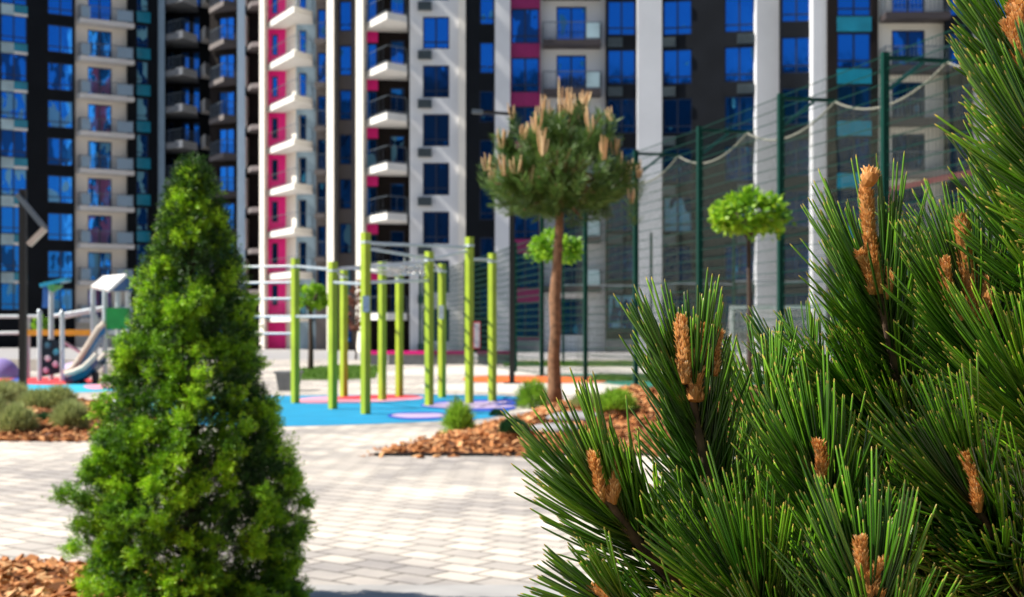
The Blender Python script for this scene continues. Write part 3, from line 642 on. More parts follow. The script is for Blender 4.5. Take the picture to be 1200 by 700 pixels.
# lower fence, far corner going left
F2 = [(WX(635, 39.4), 39.4), (WX(604, 43), 43), (WX(575, 48), 48), (WX(545, 53.5), 53.5), (WX(519, 60), 60), (WX(492, 67), 67)]
f2 = thing('low_sports_fence', 'lower dark green mesh fence at the far left side of the court', 'fence', (F2[3][0], F2[3][1], 0))
for x, y in F2[1:]: mb = MB(); mb.beam((x, y, 0), (x, y, 4.1), .1, .1); part('post', mb, M['fence'], f2)
for a, b in zip(F2[:-1], F2[1:]): mesh_panel(f2, a, b, .08, 4.0, .14, .2, .008)
# far fence of the court, seen through the near one
F3 = [(WX(660, 52), 52), (WX(763, 50), 50), (WX(860, 48), 48), (WX(980, 46), 46), (WX(1090, 44), 44), (WX(1200, 42), 42)]
f3 = thing('far_sports_fence', 'far green fence of the court, seen through the near one', 'fence', (F3[2][0], F3[2][1], 0))
for x, y in F3: mb = MB(); mb.beam((x, y, 0), (x, y, 4.9), .09, .09); part('post', mb, M['fence'], f3)
for a, b in zip(F3[:-1], F3[1:]):
    mesh_panel(f3, a, b, .08, 2.2, .16, .25, .008)
    mb = MB(); mb.beam((a[0], a[1], 3.05), (b[0], b[1], 2.95), .045, .045); part('cable', mb, M['rail'], f3)
def net_mat():
    m = bpy.data.materials.new('shade netting'); m.use_nodes = True; nt = m.node_tree; p = nt.nodes['Principled BSDF']; out = nt.nodes['Material Output']
    p.inputs['Base Color'].default_value = (.06, .062, .044, 1); p.inputs['Roughness'].default_value = .9
    uv = nt.nodes.new('ShaderNodeUVMap'); sp = nt.nodes.new('ShaderNodeSeparateXYZ'); nt.links.new(uv.outputs[0], sp.inputs[0]); res = []
    for ax in (0, 1):
        mo = nt.nodes.new('ShaderNodeMath'); mo.operation = 'FRACT'; mu = nt.nodes.new('ShaderNodeMath'); mu.operation = 'MULTIPLY'; mu.inputs[1].default_value = 1/.045
        nt.links.new(sp.outputs[ax], mu.inputs[0]); nt.links.new(mu.outputs[0], mo.inputs[0])
        g = nt.nodes.new('ShaderNodeMath'); g.operation = 'LESS_THAN'; g.inputs[1].default_value = .12; nt.links.new(mo.outputs[0], g.inputs[0]); res.append(g)
    mx_ = nt.nodes.new('ShaderNodeMath'); mx_.operation = 'MAXIMUM'; nt.links.new(res[0].outputs[0], mx_.inputs[0]); nt.links.new(res[1].outputs[0], mx_.inputs[1])
    tr = nt.nodes.new('ShaderNodeBsdfTransparent'); mix = nt.nodes.new('ShaderNodeMixShader'); nt.links.new(mx_.outputs[0], mix.inputs[0]); nt.links.new(tr.outputs[0], mix.inputs[1]); nt.links.new(p.outputs[0], mix.inputs[2]); nt.links.new(mix.outputs[0], out.inputs[0])
    return m
M['net'] = net_mat()
net = thing('sports_net', 'olive grey netting hung in scallops from a pale rope inside the tall fence', 'net', (jo[3][0], jo[3][1], 0))
for a, b in zip(jo[:-1], jo[1:]):
    n = 16; V = []; uvv = []; L = (Vector(b)-Vector(a)).length; rope = []
    for i in range(n+1):
        t = i/n; sag = .36*4*t*(1-t); x = a[0]+(b[0]-a[0])*t; y = a[1]+(b[1]-a[1])*t; zt = H-.1-sag; rope.append((x, y, zt))
        for j in range(7):
            z = zt*(1-j/6)+.1*j/6; bl_ = .12*math.sin(j/6*math.pi)*math.sin(t*math.pi); V.append((x+inn.x*bl_, y+inn.y*bl_, z)); uvv.append((L*t, z))
    fs = [(i*7+j, (i+1)*7+j, (i+1)*7+j+1, i*7+j+1) for i in range(n) for j in range(6)]
    mb = MB(); mb.add(V, fs); me = mb.mesh('net', wloc(net)); ul = me.uv_layers.new(name='UVMap')
    for lp in me.loops: ul.data[lp.index].uv = uvv[lp.vertex_index]
    link('net_panel', me, M['net'], net)
    mb = MB(); mb.tube(rope, .02, 6); part('rope', mb, M['rope'], net)
# small goal on the court
gy = 43.; goal = thing('handball_goal', 'white goal frame with net on the court behind the green fence', 'goal', (WX(912, gy), gy, 0))
gx0, gx1 = WX(857, gy), WX(966, gy); gm_ = mat('white goal paint', (.8, .8, .8), .4)
for x in (gx0, gx1): mb = MB(); mb.beam((x, gy, 0), (x, gy, 2.0), .09, .09); part('goal_post', mb, gm_, goal)
mb = MB(); mb.beam((gx0-.045, gy, 2.045), (gx1+.045, gy, 2.045), .09, .09); part('crossbar', mb, gm_, goal)
mb = MB()
for i in range(31): x = gx0+(gx1-gx0)*i/30; mb.tube([(x, gy+.02, 2.0), (x, gy+.7, 1.5), (x, gy+1.0, .02)], .006, 4)
for j in range(20):
    t = j/19; p_ = (gy+.02+.98*min(1, t*1.15), 2.0-1.98*t); mb.beam((gx0, p_[0], p_[1]), (gx1, p_[0], p_[1]), .012, .012)
part('goal_net', mb, gm_, goal)
mb = MB(); mb.beam(W(1040, 223, 52), W(1215, 186, 52), .16, .22); mb.beam((WX(1045, 52), 52, 0), (WX(1045, 52), 52, WZ(222, 52)), .12, .12); mb.beam((WX(1205, 52), 52, 0), (WX(1205, 52), 52, WZ(188, 52)), .12, .12)
single('red_rail', mb, mat('faded red paint', (.45, .12, .12), .6), 'sloping faded red rail behind the netting at the right', 'rail', (WX(1120, 52), 52, 0))

# ------------------------------------------------------------------ lamp posts
def lamp(px, Y, pts, label, ztop, hang):
    x = WX(px, Y); t = thing('lamp_post', label, 'lamp post', (x, Y, 0), 'black lamp posts')
    mb = MB(); mb.beam((x, Y, .02), (x, Y, ztop), .13, .13); part('pole', mb, M['lampblack'], t); mb = MB(); mb.box(x-.2, x+.2, Y-.2, Y+.2, 0, .04); part('base_plate', mb, M['lampblack'], t)
    return t
t = lamp(27, 27.6, None, 'black lamp post with bent arm left of the climbing wall', WZ(222, 27.6), 0)
mb = MB(); mb.beam(W(20, 228, 27.5), W(53, 268, 27.5), .10, .10); part('arm', mb, M['rail'], t)
mb = MB(); mb.beam(W(53, 268, 27.5), W(34, 287, 27.5), .14, .10); part('lamp_head', mb, mat('lamp head enamel', (.5, .42, .36), .4), t)
t = lamp(600, 33.5, None, 'black lamp post with thin side arm behind the tall pine', WZ(126, 33.5), 0)
mb = MB(); mb.beam(W(601, 134, 33.4), W(563, 131, 33.4), .07, .07); part('arm', mb, M['lampblack'], t)
mb = MB(); mb.beam(W(566, 131.5, 33.4), W(553, 130.5, 33.4), .12, .1); part('lamp_head', mb, M['rail'], t)

# ------------------------------------------------------------------ workout frame
wf = thing('workout_frame', 'outdoor workout frame of square lime green posts and steel bars on blue rubber', 'exercise frame', (WX(450, 24), 24, .01))
PO = [(346, 305, 473), (390, 309, 480), (403, 318, 465.5), (428.5, 275, 486), (448, 309, 469.5), (468, 321, 465.5), (503, 297, 476), (518, 311, 466.5), (550, 280, 473.5), (577, 299, 471)]
PP = []
for px, pt_, pb in PO:
    Y = CAMH*F/(pb-HY); PP.append((WX(px, Y), Y, WZ(pt_, Y)))
for i, (x, y, z) in enumerate(PP):
    mb = MB(); a = .08; mb.prism([(x+a*math.cos(R(90*k)), y+a*math.sin(R(90*k))) for k in range(4)], .012, z); p_ = part('post', mb, M['lime'], wf)
    mb = MB(); a = .083; mb.prism([(x+a*math.cos(R(90*k)), y+a*math.sin(R(90*k))) for k in range(4)], z, z+.03); part('post_cap', mb, M['lime'], p_)
    for dz in (.12,):
        mb = MB(); mb.prism([(x+0.09*math.cos(R(k*90)), y+0.09*math.sin(R(k*90))) for k in range(4)], z-dz-.02, z-dz+.02); part('clamp', mb, M['galv'], p_)
def bar(i, j, pyi, pyj, r=.025, name='bar', ext=0):
    a = PP[i]; b = PP[j]; p0 = Vector((a[0], a[1], WZ(pyi, a[1]))); p1 = Vector((b[0], b[1], WZ(pyj, b[1]))); d = (p1-p0).normalized()
    mb = MB(); mb.tube([p0-d*ext, p1+d*ext], r, 8); return part(name, mb, M['galv'], wf)
bar(3, 8, 285, 290); bar(3, 6, 291, 303); bar(0, 1, 312, 316); bar(0, 1, 371, 371); bar(1, 3, 331, 333); bar(6, 8, 304, 294); bar(8, 9, 304, 304.5); bar(3, 6, 331, 329)
bar(1, 2, 318, 323); bar(6, 7, 305, 317); bar(4, 5, 317, 326)
# horizontal ladders
def ladder(i, j, k, l_, h0, h1, n=9):
    a, b, c_, d_ = [Vector((PP[q][0], PP[q][1], 0)) for q in (i, j, k, l_)]
    for p0, p1 in ((a, b), (c_, d_)):
        mb = MB(); mb.tube([p0+Vector((0, 0, h0)), p1+Vector((0, 0, h1))], .028, 8); part('ladder_rail', mb, M['galv'], wf)
    for q in range(1, n):
        t = q/n; mb = MB(); mb.tube([a.lerp(b, t)+Vector((0, 0, h0+(h1-h0)*t)), c_.lerp(d_, t)+Vector((0, 0, h0+(h1-h0)*t))], .02, 6); part('rung', mb, M['galv'], wf)
ladder(1, 6, 4, 7, 2.32, 2.50, 6)
# wall bars going left behind the spruce
x0 = PP[0]
for py in (312, 331, 350, 371, 391):
    p0 = Vector((x0[0], x0[1], WZ(py, x0[1]))); mb = MB(); mb.tube([p0, p0+Vector((-1.25, .35, 0))], .022, 8); part('bar', mb, M['galv'], wf)
mb = MB(); xx = x0[0]-1.3; yy = x0[1]+.37; mb.prism([(xx+.072*math.cos(R(90*k)), yy+.072*math.sin(R(90*k))) for k in range(4)], .012, 2.5); part('post', mb, M['lime'], wf)
for px in (474, 481, 488, 495):
    c_ = W(px, 317, 25.2); mb = MB(); mb.tube([c_+Vector((.085*math.cos(R(a)), 0, .085*math.sin(R(a)))) for a in range(0, 361, 30)], .018, 6, False); mb2 = mb; part('ring', mb2, M['steel'], wf)
    mb = MB(); mb.tube([c_+Vector((0, 0, .08)), c_+Vector((0, 0, .24))], .01, 5); part('ring_hanger', mb, M['steel'], wf)
def plate(px0, px1, py0, py1, i, m, name='sign_plate'):
    Y = PP[i][1]-.10; mb = MB(); mb.box(WX(px0, Y), WX(px1, Y), Y-.015, Y+.02, WZ(py1, Y), WZ(py0, Y)); return part(name, mb, m, wf)
plate(425, 433, 347, 366, 3, mat('grey blue info plate', (.25, .36, .5), .4, var=.25, scale=30)); pl = plate(514, 520, 358, 374, 7, mat('pale info plate', (.55, .6, .58), .4, var=.25, scale=30))
Y = PP[8][1]-.1; mb = MB(); mb.box(WX(554.5, Y), WX(563, Y), Y-.01, Y+.01, WZ(409, Y), WZ(377, Y)); sp_ = part('rule_board', mb, M['red'], wf)
mb = MB(); mb.box(WX(555.6, Y), WX(561.9, Y), Y-.016, Y-.0105, WZ(407.5, Y), WZ(378.5, Y)); part('board_face', mb, mat('white board face', (.75, .68, .64), .5, var=.15, scale=25), sp_)

# ------------------------------------------------------------------ benches, bins
def bench(px0, px1, Y, label, seatm):
    x0, x1 = WX(px0, Y), WX(px1, Y); t = thing('planter_bench', label, 'bench', ((x0+x1)/2, Y, 0), 'concrete benches below the facade')
    mb = MB(); mb.box(x0, x1, Y, Y+.7, 0, WZ(415.5, Y)); part('concrete_base', mb, M['concrete'], t)
    mb = MB()
    for k in range(4): mb.box(x0-.05, x1+.05, Y-.06+k*.2, Y+.10+k*.2, WZ(415.4, Y), WZ(411.6, Y))
    part('seat_slats', mb, seatm, t)
bench(428, 452, 52, 'short bench with magenta slats, left of the tallest front post', M['magenta'])
bench(455, 502, 52, 'grey concrete bench with bright magenta slats behind the lime posts', M['magenta'])
bench(508, 548, 53, 'grey bench with mauve slats between the rings and the tall right post', M['maroon'])
bench(560, 600, 53, 'grey bench with mauve slats ending at the black lamp post', M['maroon'])
Y = 29.5; x0, x1 = WX(323, Y), WX(350, Y); mb = MB(); zt = WZ(438, Y); mb.add([(x0+.06, Y, 0), (x1-.06, Y, 0), (x1-.06, Y+.42, 0), (x0+.06, Y+.42, 0), (x0, Y-.04, zt), (x1, Y-.04, zt), (x1, Y+.48, zt), (x0, Y+.48, zt)], [(3, 2, 1, 0), (4, 5, 6, 7), (0, 1, 5, 4), (1, 2, 6, 5), (2, 3, 7, 6), (3, 0, 4, 7)])
t = thing('concrete_planter', 'grey tapered concrete box beside the leftmost lime post', 'planter', ((x0+x1)/2, Y+.2, 0)); part('box', mb, M['concrete'], t)
mb = MB(); mb.box(x0-.03, x1+.03, Y-.07, Y+.51, zt+.003, zt+.05); part('rim', mb, M['concrete'], t)

# ------------------------------------------------------------------ playground on the left
PY = 35.0
tw = thing('play_tower', 'play tower with white pitched roof, green panel and blue slide', 'play tower', (WX(128, PY), PY, 0))
for px in (109, 123, 150, 138):
    Y = PY+(1.0 if px in (109, 150) else -.15); mb = MB(); mb.tube([(WX(px, Y), Y, 0), (WX(px, Y), Y, WZ(338, Y))], .07, 8); part('post', mb, M['galv'], tw)
Y = PY; mb = MB(); e = .05
A_ = W(107, 337, Y-.5); B_ = W(143, 320, Y-.5); C_ = W(153, 341, Y-.5)
def roofplane(p, q_, dy, th, m, name='roof'):
    mb = MB(); n = (q_-p).cross(Vector((0, 1, 0))).normalized()*th; d = Vector((0, dy, 0)); v = [p, q_, q_+d, p+d, p+n, q_+n, q_+d+n, p+d+n]
    mb.add(v, [(0, 1, 2, 3), (7, 6, 5, 4), (0, 4, 5, 1), (1, 5, 6, 2), (2, 6, 7, 3), (3, 7, 4, 0)]); return part(name, mb, m, tw)
N1, N2, N3 = W(127, 340, 34.5), W(148, 321, 34.8), W(155.5, 340, 35.0); F1, F2, F3 = W(106, 335.5, 35.6), W(121, 323.5, 36.2), W(140, 335, 36.6)
def slab3(pts, off, m, name):
    mb = MB(); n = len(pts); off = Vector(off); mb.add(list(pts)+[p+off for p in pts], [tuple(range(n)), tuple(range(n, 2*n))[::-1]]+[(i, i+n, (i+1) % n+n, (i+1) % n) for i in range(n)]); return part(name, mb, m, tw)
slab3([N1, N2, F2, F1], (.03, .02, -.06), mat('white roof panel', (.8, .78, .74), .4), 'roof')
mbl = mat('blue roof panel', (.015, .1, .26), .4)
slab3([N2+Vector((.01, 0, 0)), N3, F3, F2+Vector((.01, 0, 0))], (-.03, .02, -.06), mbl, 'roof'); slab3([N1+Vector((.06, .06, -.03)), N3+Vector((-.05, .06, -.02)), N2+Vector((0, .06, -.08))], (0, .05, 0), mbl, 'gable')
mb = MB(); Y = PY-.3; mb.box(WX(125, Y), WX(152, Y), Y-.03, Y+.03, WZ(386, Y), WZ(361, Y)); part('green_panel', mb, mat('green play panel', (.01, .26, .05), .4), tw)
mb = MB(); mb.box(WX(123, PY), WX(153, PY), PY-.2, PY+1.1, WZ(392, PY), WZ(387, PY)); part('deck', mb, M['galv'], tw)
M['slideblue'] = mat('blue slide plastic', (.01, .17, .42), .3); M['sliderim'] = mat('beige slide edge', (.6, .52, .42), .4)
def chute(parent, pts, wd, m, mrim, name='slide'):
    pts = [Vector(p) for p in pts]; sd_ = Vector((0, 1, 0)); mb = MB(); n = len(pts); V = []
    for p in pts: 
        for dy, dz in ((-wd/2, .2), (-wd/2+.05, 0.02), (0, -.02), (wd/2-.05, .02), (wd/2, .2)): V.append(p+Vector((0, dy, dz)))
    for p in pts:
        for dy, dz in ((-wd/2-.03, .19), (-wd/2+.03, -.04), (0, -.08), (wd/2-.03, -.04), (wd/2+.03, .19)): V.append(p+Vector((0, dy, dz)))
    fs = [(i*5+j, i*5+j+1, (i+1)*5+j+1, (i+1)*5+j) for i in range(n-1) for j in range(4)]; o = 5*n
    fs += [(a+o, d_+o, c_+o, b+o) for a, b, c_, d_ in fs]; mb.add(V, fs); part(name, mb, m, parent)
    for dy in (-wd/2-.02, wd/2+.02): mb = MB(); mb.tube([p+Vector((0, dy, .2)) for p in pts], .075, 8); part('slide_edge', mb, mrim, parent)
chute(tw, [W(127, 388, PY), W(120, 394, PY), W(108, 413, PY), W(97, 431, PY), W(88, 442, PY-.2), W(80, 446, PY-.3)], .6, M['slideblue'], M['sliderim'])
Y2 = 33.5
sl = thing('curved_slide', 'low dark blue curved slide with pale rim in front of the play tower', 'slide', (WX(105, Y2), Y2, 0))
chute(sl, [W(119, 424, Y2), W(113, 431, Y2), W(103, 440, Y2), W(92, 445, Y2), W(82, 448, Y2)], .7, mat('dark blue slide', (.008, .06, .13), .3), M['sliderim'])
mb = MB(); mb.tube([W(112, 436, Y2), W(112, 450, Y2)], .09, 8); part('foot', mb, M['lampblack'], sl); mb = MB(); mb.tube([W(97, 446, Y2+.2), W(97, 450, Y2+.2)], .09, 8); part('foot', mb, M['lampblack'], sl)
# climbing wall
cw = thing('climbing_wall', 'dark climbing wall with round pale holes between two steel posts', 'climbing wall', (WX(60, PY), PY, 0))
for px, pt_ in ((46.5, 365), (73, 366)):
    mb = MB(); mb.tube([(WX(px, PY), PY, 0), (WX(px, PY), PY, WZ(pt_, PY))], .06, 10); part('post', mb, M['galv'], cw)
    mb = MB(); mb.tube([(WX(px, PY), PY, WZ(pt_, PY)), (WX(px, PY), PY, WZ(pt_-2.5, PY))], [.08, .04], 8); part('post_cap', mb, M['rail'], cw)
mb = MB(); mb.add([W(47.5, 442, PY), W(72, 437, PY), W(72, 399, PY), W(47.5, 397, PY), W(47.5, 442, PY)+Vector((0, .06, 0)), W(72, 437, PY)+Vector((0, .06, 0)), W(72, 399, PY)+Vector((0, .06, 0)), W(47.5, 397, PY)+Vector((0, .06, 0))], [(0, 1, 2, 3), (7, 6, 5, 4), (0, 4, 5, 1), (1, 5, 6, 2), (2, 6, 7, 3), (3, 7, 4, 0)])
part('panel', mb, mat('dark navy panel', (.004, .012, .025), .4), cw)
for px, py, c_ in ((56, 405, (.05, .16, .22)), (66, 413, (.05, .3, .4)), (56, 420, (.7, .6, .62)), (65, 427, (.65, .4, .5)), (54, 434, (.65, .4, .52))):
    mb = MB(); p_ = W(px, py, PY)+Vector((0, -.012, 0)); mb.tube([p_+Vector((0, .01, 0)), p_+Vector((0, -.05, 0))], [.085, .06], 14); part('climbing_hold', mb, mat('climbing hold paint', c_, .5), cw)
# yellow beam and suspended net lines
yb = thing('beam_trail', 'long play frame with a yellow beam and steel tubes behind the climbing wall', 'play frame', (WX(70, 37), 37, 0))
mb = MB(); mb.beam(W(30, 390, 37), W(112, 390, 37), .2, .16); part('beam', mb, mat('yellow painted beam', (.75, .38, .03), .4), yb)
for a, b in (((-40, 371), (30, 371)), ((30, 371), (46, 371)), ((60, 371), (126, 360)), ((74, 372), (122, 362)), ((73, 400), (108, 421)), ((-40, 391), (30, 390))): mb = MB(); mb.tube([W(*a, 37), W(*b, 37)], .05, 6); part('tube', mb, M['galv'], yb)
for px in (33, 112, -30): mb = MB(); mb.tube([(WX(px, 37.1), 37.1, 0), (WX(px, 37.1), 37.1, WZ(369, 37.1))], .06, 8); part('post', mb, M['galv'], yb)
fu = thing('water_funnel', 'blue and green tipping tray on a tall pole above the climbing wall', 'play equipment', (WX(60, 36), 36, 0))
mb = MB(); mb.tube([(WX(60, 36), 36, 0), (WX(60, 36), 36, WZ(338, 36))], .07, 8); part('pole', mb, M['galv'], fu)
mb = MB(); mb.beam(W(50, 335, 36), W(80, 328, 36), .5, .09); part('tray', mb, mat('cyan tray', (.02, .35, .55), .4), fu)
mb = MB(); mb.tube([W(63, 333, 36), W(61, 342, 36)], [.26, .06], 10); part('cone', mb, mat('green cone', (.03, .4, .12), .4), fu)
mb = MB(); mb.beam(W(54, 336, 36), W(53, 361, 36), .16, .03); part('flag', mb, mat('blue panel', (.02, .12, .4), .5), fu)
def dome(px, Y, wpx, pyt, m, label):
    x = WX(px, Y); r = wpx*Y/F/2; h = WZ(pyt, Y); mb = MB(); nu, nv = 28, 8; V = []
    for j in range(nv+1):
        for i in range(nu):
            a = 2*math.pi*i/nu; ph = math.pi/2*j/nv; V.append((x+r*math.cos(ph)*math.cos(a), Y+r*math.cos(ph)*math.sin(a), h*math.sin(ph)))
    mb.add(V, [(j*nu+i, j*nu+(i+1) % nu, (j+1)*nu+(i+1) % nu, (j+1)*nu+i) for j in range(nv) for i in range(nu)])
    single('play_dome', mb, M[m], label, 'play dome', (x, Y, 0), 'rubber domes in the playground', True)
dome(2, 38, 42, 420, 'purple', 'purple rubber dome at the left edge of the picture')
dome(90, 43, 40, 424, 'lilac', 'pale lilac dome seen behind the climbing wall')
mb = MB(); Y = 39; mb.prism([(WX(106, Y), Y), (WX(168, Y), Y-.3), (WX(166, Y), Y+2), (WX(110, Y), Y+2)], 0, WZ(414, Y))
for i in range(4, 8): mb.v[i] = (mb.v[i][0]*.97+WX(137, Y)*.03+(.35 if i in (4, 7) else -.3), mb.v[i][1], mb.v[i][2]-(0 if i in (4, 5) else .15))
single('concrete_ramp', mb, M['beige'], 'pale beige concrete play hill right of the slides', 'play hill', (WX(137, Y), Y+1, 0))
mb = MB(); Y = 44; mb.box(WX(-80, Y), WX(106, Y), Y, Y+.3, 0, WZ(421, Y)); single('low_wall', mb, M['beige'], 'long low pale wall behind the playground', 'wall', (WX(10, Y), Y, 0))

# ------------------------------------------------------------------ tall standard pine in the bark bed
M['pinefar'] = leafmat('pine needles far', [(0, (.03, .06, .01)), (.5, (.09, .19, .03)), (1, (.22, .34, .08))], .5, .15)
M['candlefar'] = leafmat('tan pine candles', [(0, (.42, .22, .09)), (1, (.75, .54, .30))], .8, 0)
TY = 17.3; q = onbed(right_bed, 651, 474); tx, tyy, tz = WX(651, TY), TY, float(right_bed.z(WX(651, TY), TY))
tp = thing('pine_tree', 'grafted pine with a bare reddish trunk and round crown tipped with tan candles', 'tree', (tx, tyy, tz))
mb = MB(); path = [(651, 478), (650, 455), (649, 420), (651, 390), (650, 350), (653, 310), (655, 270), (656, 235), (655, 190)]; rad = [.115, .09, .078, .07, .076, .06, .055, .05, .03]
P3 = [Vector((WX(a, TY), TY+.03*math.sin(i*1.7), WZ(b, TY))) for i, (a, b) in enumerate(path)]
mb.tube(P3, rad, 14); part('trunk', mb, M['bark'], tp, True)
cc = np.array([WX(655, TY), TY, WZ(208, TY)]); crx, crz = 101*TY/F, 92*TY/F
tips = []; limb = MB()
for i in range(185):
    u = unit(rng.normal(size=3))
    if u[2] < -.7: u[2] = -.7*rng.random(); u = unit(u)
    k = (rng.uniform(.4, 1.0))**.45*(1+.16*math.sin(i*2.1)); sc = np.array([crx, crx, crz*1.04 if u[2] > 0 else crz*.68]); tipp = cc+u*sc*k*.86; tips.append((tipp, u, k))
    if i % 3 == 0: limb.tube([tuple(cc+np.array([0, 0, -.35+.5*rng.random()])), tuple(cc*.45+tipp*.55+np.array([0, 0, -.08])), tuple(tipp)], [.035, .022, .010], 6)
part('limbs', limb, M['bark'], tp)
bl_ = []
for tipp, u, k in tips:
    ax = unit(u*.75+np.array([0, 0, .75])); n = 120; t = rng.uniform(0, 1, n); B = tipp-ax*(t*.30)[:, None]; rr = unit(rng.normal(size=(n, 3))); rr -= ax*(rr@ax)[:, None]; D = ax*.75+unit(rr)*.8
    av = rng.uniform(.15, .7)+rng.uniform(-.1, .2, n); bl_.append(blades(B, D, rng.uniform(.12, .18, n), .010, av*.6, av+.1))
V, Fc, A = cat_(bl_); nppart('crown', V, Fc, A, M['pinefar'], tp)
top = [t_ for t_ in tips if t_[1][2] > -.1 and t_[2] > .84]
fixed = [((656, 125), 44), ((690, 138), 30), ((613, 150), 22), ((588, 160), 24), ((570, 186), 18), ((748, 195), 20), ((722, 168), 22), ((678, 180), 18), ((618, 205), 22), ((650, 215), 16), ((700, 215), 14), ((640, 130), 24), ((668, 118), 26), ((600, 190), 16), ((740, 225), 16)]
cand = [(np.array(W(a, b+14, TY-.25*(1+math.sin(i)))), h) for i, ((a, b), h) in enumerate(fixed)]+[(t_[0], rng.uniform(14, 30)) for t_ in top[:26]]
for c_, h_ in cand:
    n = int(rng.integers(4, 8)); mb = MB()
    for j in range(n):
        o_ = np.array([rng.normal(0, .035), rng.normal(0, .03), 0]); hh = 1.15*h_*TY/F*rng.uniform(.5, 1.0); b0_ = c_+o_*.5; mb.tube([tuple(b0_), tuple(b0_+o_*.5+np.array([0, 0, hh*.6])), tuple(b0_+o_*.7+np.array([0, 0, hh]))], [.008, .011, .006], 6, a=float(rng.random()))
    part('candle_cluster', mb, M['candlefar'], tp)
    # needles round the candle foot
bl_ = []
for c_, h_ in cand[:15]:
    n = 120; B = c_+rng.normal(0, .03, (n, 3))-np.array([0, 0, 1])*rng.uniform(0, .3, n)[:, None]; D = np.c_[rng.normal(0, .6, (n, 2)), np.full(n, .8)]; av = rng.uniform(.2, .8, n); bl_.append(blades(B, D, .15, .009, av*.6, av+.1))
V, Fc, A = cat_(bl_); nppart('needles', V, Fc, A, M['pinefar'], tp)

# ------------------------------------------------------------------ conical dwarf spruce, left foreground
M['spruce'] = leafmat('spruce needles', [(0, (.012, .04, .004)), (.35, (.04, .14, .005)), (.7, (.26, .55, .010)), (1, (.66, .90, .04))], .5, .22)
SY = 6.2; sx = WX(225, SY); st = thing('conical_spruce', 'dense bright green conical dwarf spruce in the left foreground', 'conifer', (sx, SY, .05))
zs = np.array([.02, .10, .45, .70, .83, 1.14, 1.28, 1.64, 1.85, 1.98, 2.08]); rs_ = np.array([.40, .47, .475, .46, .42, .315, .28, .185, .12, .065, .004])
mb = MB(); mb.tube([(sx, SY, .03), (sx, SY, 1.0), (sx, SY, 2.0)], [.04, .028, .006], 8); part('trunk', mb, M['darkbark'], st)
def prof_r(z, th): return np.interp(z, zs, rs_)*(1+.09*np.sin(th*3+z*4)+.07*np.sin(th*7-z*9)+.05*np.sin(z*21+th*2))
def pick(n, pw=0):
    z = rng.uniform(.03, 2.06, n*4); k = rng.random(n*4)*.58 < np.interp(z, zs, rs_)+.06; return z[k][:n]
def sprigs(B0, D0, L0, bri, nn, ln):
    n = len(B0); i = np.repeat(np.arange(n), nn); t = rng.uniform(.05, 1, n*nn); d = D0[i]; B = B0[i]+d*(t*L0[i])[:, None]
    rr = rng.normal(size=(n*nn, 3)); rr -= d*(rr*d).sum(1, keepdims=True); D = d*.75+unit(rr)*.75; a_ = np.clip(bri[i]+rng.normal(0, .08, n*nn)+t*.15, 0, 1)
    return blades(B, D, rng.uniform(.7, 1.15, n*nn)*ln, .0036, a_*.6, a_)
nl = 660; zl = pick(nl); nl = len(zl); thl = rng.uniform(0, 2*np.pi, nl); rl = prof_r(zl, thl)*rng.uniform(.80, 1.10, nl)
lobe = np.stack([sx+rl*np.cos(thl), SY+rl*np.sin(thl), zl], 1); lout = unit(np.stack([np.cos(thl), np.sin(thl), np.full(nl, .85)], 1)+rng.normal(0, .2, (nl, 3)))
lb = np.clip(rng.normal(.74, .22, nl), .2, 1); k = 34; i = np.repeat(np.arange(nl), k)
D0 = unit(lout[i]+rng.normal(0, .5, (nl*k, 3))); B0 = lobe[i]-lout[i]*.05+rng.normal(0, .018, (nl*k, 3)); B0[:, 0] -= np.clip(.7-B0[:, 2], 0, 1)*.05; s1 = sprigs(B0, D0, rng.uniform(.03, .06, nl*k), lb[i]+rng.normal(0, .07, nl*k), 20, .021)
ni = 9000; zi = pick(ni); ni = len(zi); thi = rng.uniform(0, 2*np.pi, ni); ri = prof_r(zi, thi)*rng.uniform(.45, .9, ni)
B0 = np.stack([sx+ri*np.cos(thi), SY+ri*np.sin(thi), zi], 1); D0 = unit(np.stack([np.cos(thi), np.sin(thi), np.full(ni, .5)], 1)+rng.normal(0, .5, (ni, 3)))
s2 = sprigs(B0, D0, np.full(ni, .06), rng.uniform(.0, .14, ni), 22, .026)  # inner needles: older dark green, darkened further to paint shaded gaps
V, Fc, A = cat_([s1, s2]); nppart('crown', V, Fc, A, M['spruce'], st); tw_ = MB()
for i in range(0, nl, 6): tw_.tube([(sx, SY, max(.03, zl[i]-.18)), tuple(lobe[i]*.6+np.array([sx, SY, zl[i]-.12])*.4), tuple(lobe[i]*.93+np.array([sx, SY, zl[i]])*.07)], [.007, .004, .002], 4)
part('twigs', tw_, M['darkbark'], st)

